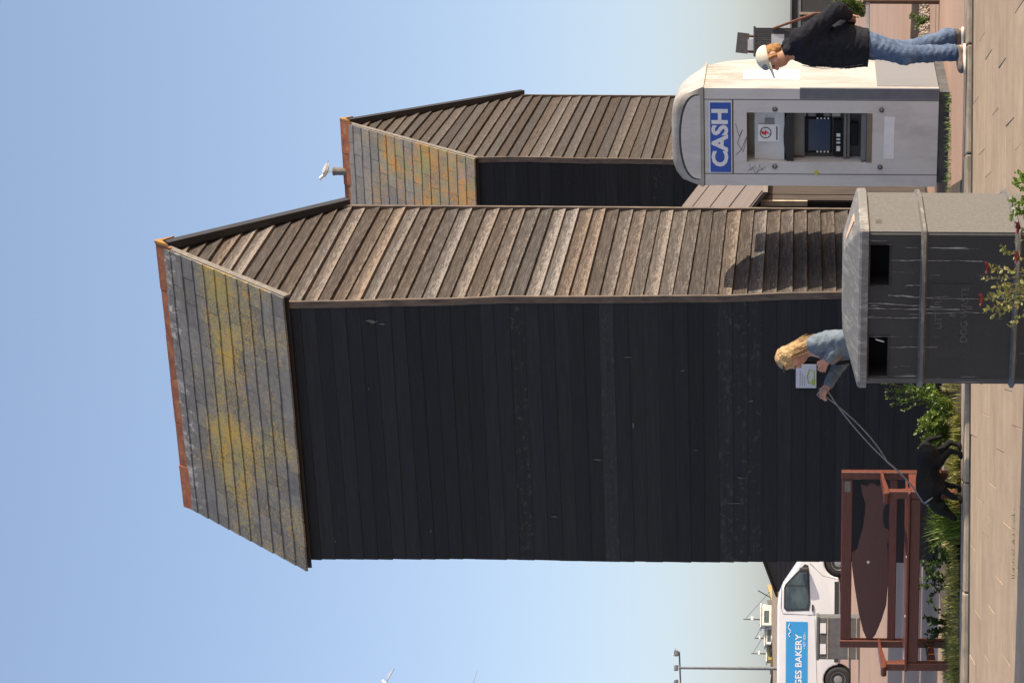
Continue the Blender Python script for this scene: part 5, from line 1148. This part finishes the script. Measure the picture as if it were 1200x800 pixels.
# low rail fence and gravel bed at the right edge
MAT['rail_wood'] = simple('brown_fence_wood', (0.11, 0.060, 0.038), (0.075, 0.042, 0.028), 8, (6, 6, 1), .8); MAT['rail_metal'] = simple('grey_rail', (0.28, 0.28, 0.28), (0.20, 0.20, 0.20), 8, rough=.5)
f0 = at(797, 22.6); fe = thing('rail_fence', 'low brown post with a grey rail beside the person in the cap', 'fence', (f0.x, f0.y, GZ), R(6))
hz_ = HCAM - (1017 - 946.7) / FPX * 22.6 - GZ
for x in (0, 1.6): MB().span(x, x + .10, -.05, .05, 0, hz_ + .05).build('post', 'rail_wood', fe, bevel=.008)
MB().span(-.62, -.54, -.04, .04, 0, hz_ - .02).build('post', 'rail_wood', fe, bevel=.006)
MB().span(-.66, 1.75, -.035, .02, hz_ - .02, hz_ + .02).build('rail', 'rail_metal', fe, bevel=.01)
gb = MB(); gp = at(775, 25.2); rg = random.Random(3)
for i in range(900):
    x = gp.x + rg.uniform(-.45, 1.3); yy = gp.y + rg.uniform(-.9, 1.2); r_ = rg.uniform(.012, .032)
    v = [Vector((rg.uniform(-1, 1), rg.uniform(-1, 1), rg.uniform(-.3, 1))).normalized() * r_ * rg.uniform(.7, 1.2) for _ in range(6)]
    gb.add([Vector((x, yy, GZ + .01)) + q for q in (Vector((r_, 0, 0)), Vector((-r_, 0, .2 * r_)), Vector((0, r_, 0)), Vector((.1 * r_, -r_, 0)), Vector((0, .2 * r_, r_ * .8)), Vector((0, 0, -r_)))], [(0, 2, 4), (2, 1, 4), (1, 3, 4), (3, 0, 4), (2, 0, 5), (1, 2, 5), (3, 1, 5), (0, 3, 5)])
MAT['gravel'] = simple('gravel', (0.42, 0.33, 0.24), (0.28, 0.21, 0.15), 14, rough=.9)
tag(gb.build('gravel', 'gravel'), 'pale loose gravel beside the fence post', 'gravel', kind='stuff')
es_ = MB().box((0, 0, 0), (2.2, .16, .12)).build('edging_stone', 'kerb', None, bevel=.015, loc=(gp.x + .35, gp.y + 1.25, GZ + .05), rot=(0, 0, R(-38)))
tag(es_, 'pale slanting stone edging beyond the gravel at the fence post', 'edging')

# ================================================================== vegetation
def leaf_cloud(pts, size, rgn, droop=.3):
    m_ = MB()
    for (p, d) in pts:
        p = Vector(p); d = Vector(d) + Vector((rgn.uniform(-.5, .5), rgn.uniform(-.5, .5), rgn.uniform(-.3, .5))); d.normalize()
        s_ = size * rgn.uniform(.6, 1.25); u = d.cross(Vector((rgn.uniform(-1, 1), rgn.uniform(-1, 1), rgn.uniform(-1, 1)))).normalized(); nn = d.cross(u)
        m_.add([p, p + d * s_ * .35 + u * s_ * .30 + nn * s_ * .05, p + d * s_ * .75 + u * s_ * .22, p + d * s_ - nn * s_ * droop * .3, p + d * s_ * .75 - u * s_ * .22, p + d * s_ * .35 - u * s_ * .30 + nn * s_ * .05, p + d * s_ * .5 - nn * s_ * .04], [(0, 1, 6), (1, 2, 6), (2, 3, 6), (3, 4, 6), (4, 5, 6), (5, 0, 6)])
    return m_
def plant(name, label, cat, loc, h, spread, stems, leaves, size, mat, seed, lean=(0, 0), flowers=None, group=None, bare=.1, up=.6):
    rg = random.Random(seed); t = thing(name, label, cat, loc, 0, group); st = MB(); pts = []; tips = []
    for i in range(stems):
        a = rg.uniform(0, 2 * math.pi); rr = spread * math.sqrt(rg.random()); hh = h * rg.uniform(.55, 1.0)
        b0_ = Vector((rg.uniform(-1, 1) * spread * .25, rg.uniform(-1, 1) * spread * .25, -.01)); e = Vector((math.cos(a) * rr + lean[0] * hh, math.sin(a) * rr + lean[1] * hh, hh)); c = Vector((e.x * .35, e.y * .35, hh * .6))
        path = [b0_ * (1 - t_) ** 2 + c * 2 * t_ * (1 - t_) + e * t_ * t_ for t_ in np.linspace(0, 1, 7)]
        st.tube(path, [.006 * (1 - .7 * k_ / 6) * max(.5, h) for k_ in range(7)], 5); tips.append(e)
        for j in range(leaves):
            t_ = bare + (1 - bare) * rg.random() ** .8; k_ = min(5, int(t_ * 6)); p = path[k_].lerp(path[k_ + 1], t_ * 6 - k_)
            q = Vector((rg.uniform(-1, 1), rg.uniform(-1, 1), rg.uniform(-.2, 1) * up + .1)); pts.append((p, q))
    st.build('stem', 'stem', t); leaf_cloud(pts, size, rg).build('foliage', mat, t)
    if flowers:
        for e in tips[:flowers]:
            f_ = MB()
            for k_ in range(9):
                a = k_ * 2.4; d = Vector((math.cos(a), math.sin(a), .4 + .5 * (k_ % 3) / 2)).normalized(); u = d.cross(Vector((0, 0, 1))).normalized(); s_ = .045
                f_.add([e, e + d * s_ * .6 + u * s_ * .45, e + d * s_, e + d * s_ * .6 - u * s_ * .45], [(0, 1, 2, 3)])
            f_.build('flower', 'petal', t)
    return t
# foreground: planted at the foot of the picture, in front of the bin
pf0 = at(577, 10.9); plant('shrub', 'bright green leafy shrub in front of the lit end of the bin', 'shrub', (pf0.x, pf0.y, -.01), .37, .16, 24, 46, .034, 'leaf_bright', 11)
pf1 = at(476, 11.1); plant('flowering_shrub', 'yellow-green shrub with red flowers in front of the bin', 'shrub', (pf1.x, pf1.y, -.01), .52, .24, 13, 36, .028, 'leaf_yellow', 21, (-.10, 0), 3, bare=.25)
pf2 = at(520, 11.0); plant('red_flower', 'small red-flowered shoot between the two shrubs before the bin', 'flower', (pf2.x, pf2.y, -.01), .36, .09, 4, 14, .026, 'leaf', 31, (0, 0), 2, bare=.4)
# weeds and grasses along the verge
VZ_ = .05
for i, (U, Y_, h, sp, stm, lv, sz_, mt_, lb) in enumerate([
    (338, 19.4, .66, .16, 12, 44, .034, 'leaf', 'tall dark leafy weed just behind the left edge of the bin'),
    (322, 19.10, .36, .24, 24, 50, .036, 'leaf_bright', 'low green weed on the verge next to the bin'),
    (296, 19.25, .32, .22, 22, 48, .036, 'leaf_bright', 'bright green weed on the verge behind the dog rump'),
    (215, 19.12, .26, .12, 8, 26, .04, 'leaf_bright', 'bright leafy weed by the right bench leg'),
    (150, 19.3, .22, .22, 10, 22, .04, 'leaf', 'sparse weed under the middle of the bench'),
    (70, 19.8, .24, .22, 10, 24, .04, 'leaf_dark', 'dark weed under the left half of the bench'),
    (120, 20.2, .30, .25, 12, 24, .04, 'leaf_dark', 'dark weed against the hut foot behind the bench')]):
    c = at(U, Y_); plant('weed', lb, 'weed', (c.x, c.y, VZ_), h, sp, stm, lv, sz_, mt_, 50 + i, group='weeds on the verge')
def grass_patch(name, label, n_, fx, fy, hz, seed, mat='grass', kind='stuff', cat='grass', wd_=.006, lean=.5, z=.04):
    rg = random.Random(seed); v = []; f = []
    for i in range(n_):
        x, y_ = fx(rg), fy(rg); h = hz * rg.uniform(.35, 1.0) ; a = rg.uniform(0, 6.283); l = h * rg.uniform(.1, lean); dx, dy = math.cos(a) * l, math.sin(a) * l; b_ = rg.uniform(0, 6.283); wx, wy = math.cos(b_) * wd_, math.sin(b_) * wd_
        o = len(v); v += [(x - wx, y_ - wy, z - .01), (x + wx, y_ + wy, z - .01), (x + dx * .4 + wx * .7, y_ + dy * .4 + wy * .7, z + h * .6), (x + dx * .4 - wx * .7, y_ + dy * .4 - wy * .7, z + h * .6), (x + dx, y_ + dy, z + h)]; f += [(o, o + 1, o + 2, o + 3), (o + 3, o + 2, o + 4)]
    m_ = MB(); m_.v = v; m_.f = f; return tag(m_.build(name, mat), label, cat, kind=kind)
gc = [(random.uniform(-4.6, .6), 18.98 + 1.5 * random.random() ** 2.2, random.uniform(.03, .16)) for _ in range(150)]; gs = {}
def gx_(r): gs['c'] = r.choice(gc); return gs['c'][0] + r.gauss(0, gs['c'][2])
grass_patch('verge_grass', 'yellow-green grass growing along the kerb behind the bench', 6500, gx_, lambda r: max(18.96, gs['c'][1] + r.gauss(0, gs['c'][2] * .7)), .105, 5, wd_=.005, lean=1.0)
c = at(188, 19.0); grass_patch('grass_tuft', 'tall arching grass tuft under the right end of the bench', 160, lambda r: c.x + r.gauss(0, .07), lambda r: c.y + r.gauss(0, .05), .34, 6, 'leaf_bright', None, 'grass', .008, .95)
c = at(160, 14.35); grass_patch('joint_weed', 'thin green weed growing in a joint of the paving', 60, lambda r: c.x + r.uniform(-.2, .25), lambda r: c.y + r.gauss(0, .010), .05, 8, 'leaf', None, 'weed', .004, .8, -.02)
c = at(668, 20.6); grass_patch('base_weed', 'strip of weeds at the foot of the cash machine', 140, lambda r: 1.35 + r.random() * 1.0, lambda r: 20.55 + r.random() * .4, .07, 9, 'leaf', None, 'weed', .006, .6, GZ)
c = at(778, 24.4); plant('weed', 'green weed in the gravel by the fence post', 'weed', (c.x, c.y, GZ), .22, .13, 10, 24, .035, 'leaf', 71)
c = at(790, 46); plant('bush', 'yellow-green bush beyond the rail at the right edge', 'bush', (c.x, c.y, ground_z(46)), .92, .70, 46, 60, .065, 'leaf', 72)

for o in bpy.data.objects:
    if o.type == 'MESH' and o.parent is None and 'kind' not in o and 'label' not in o: print('UNTAGGED', o.name)
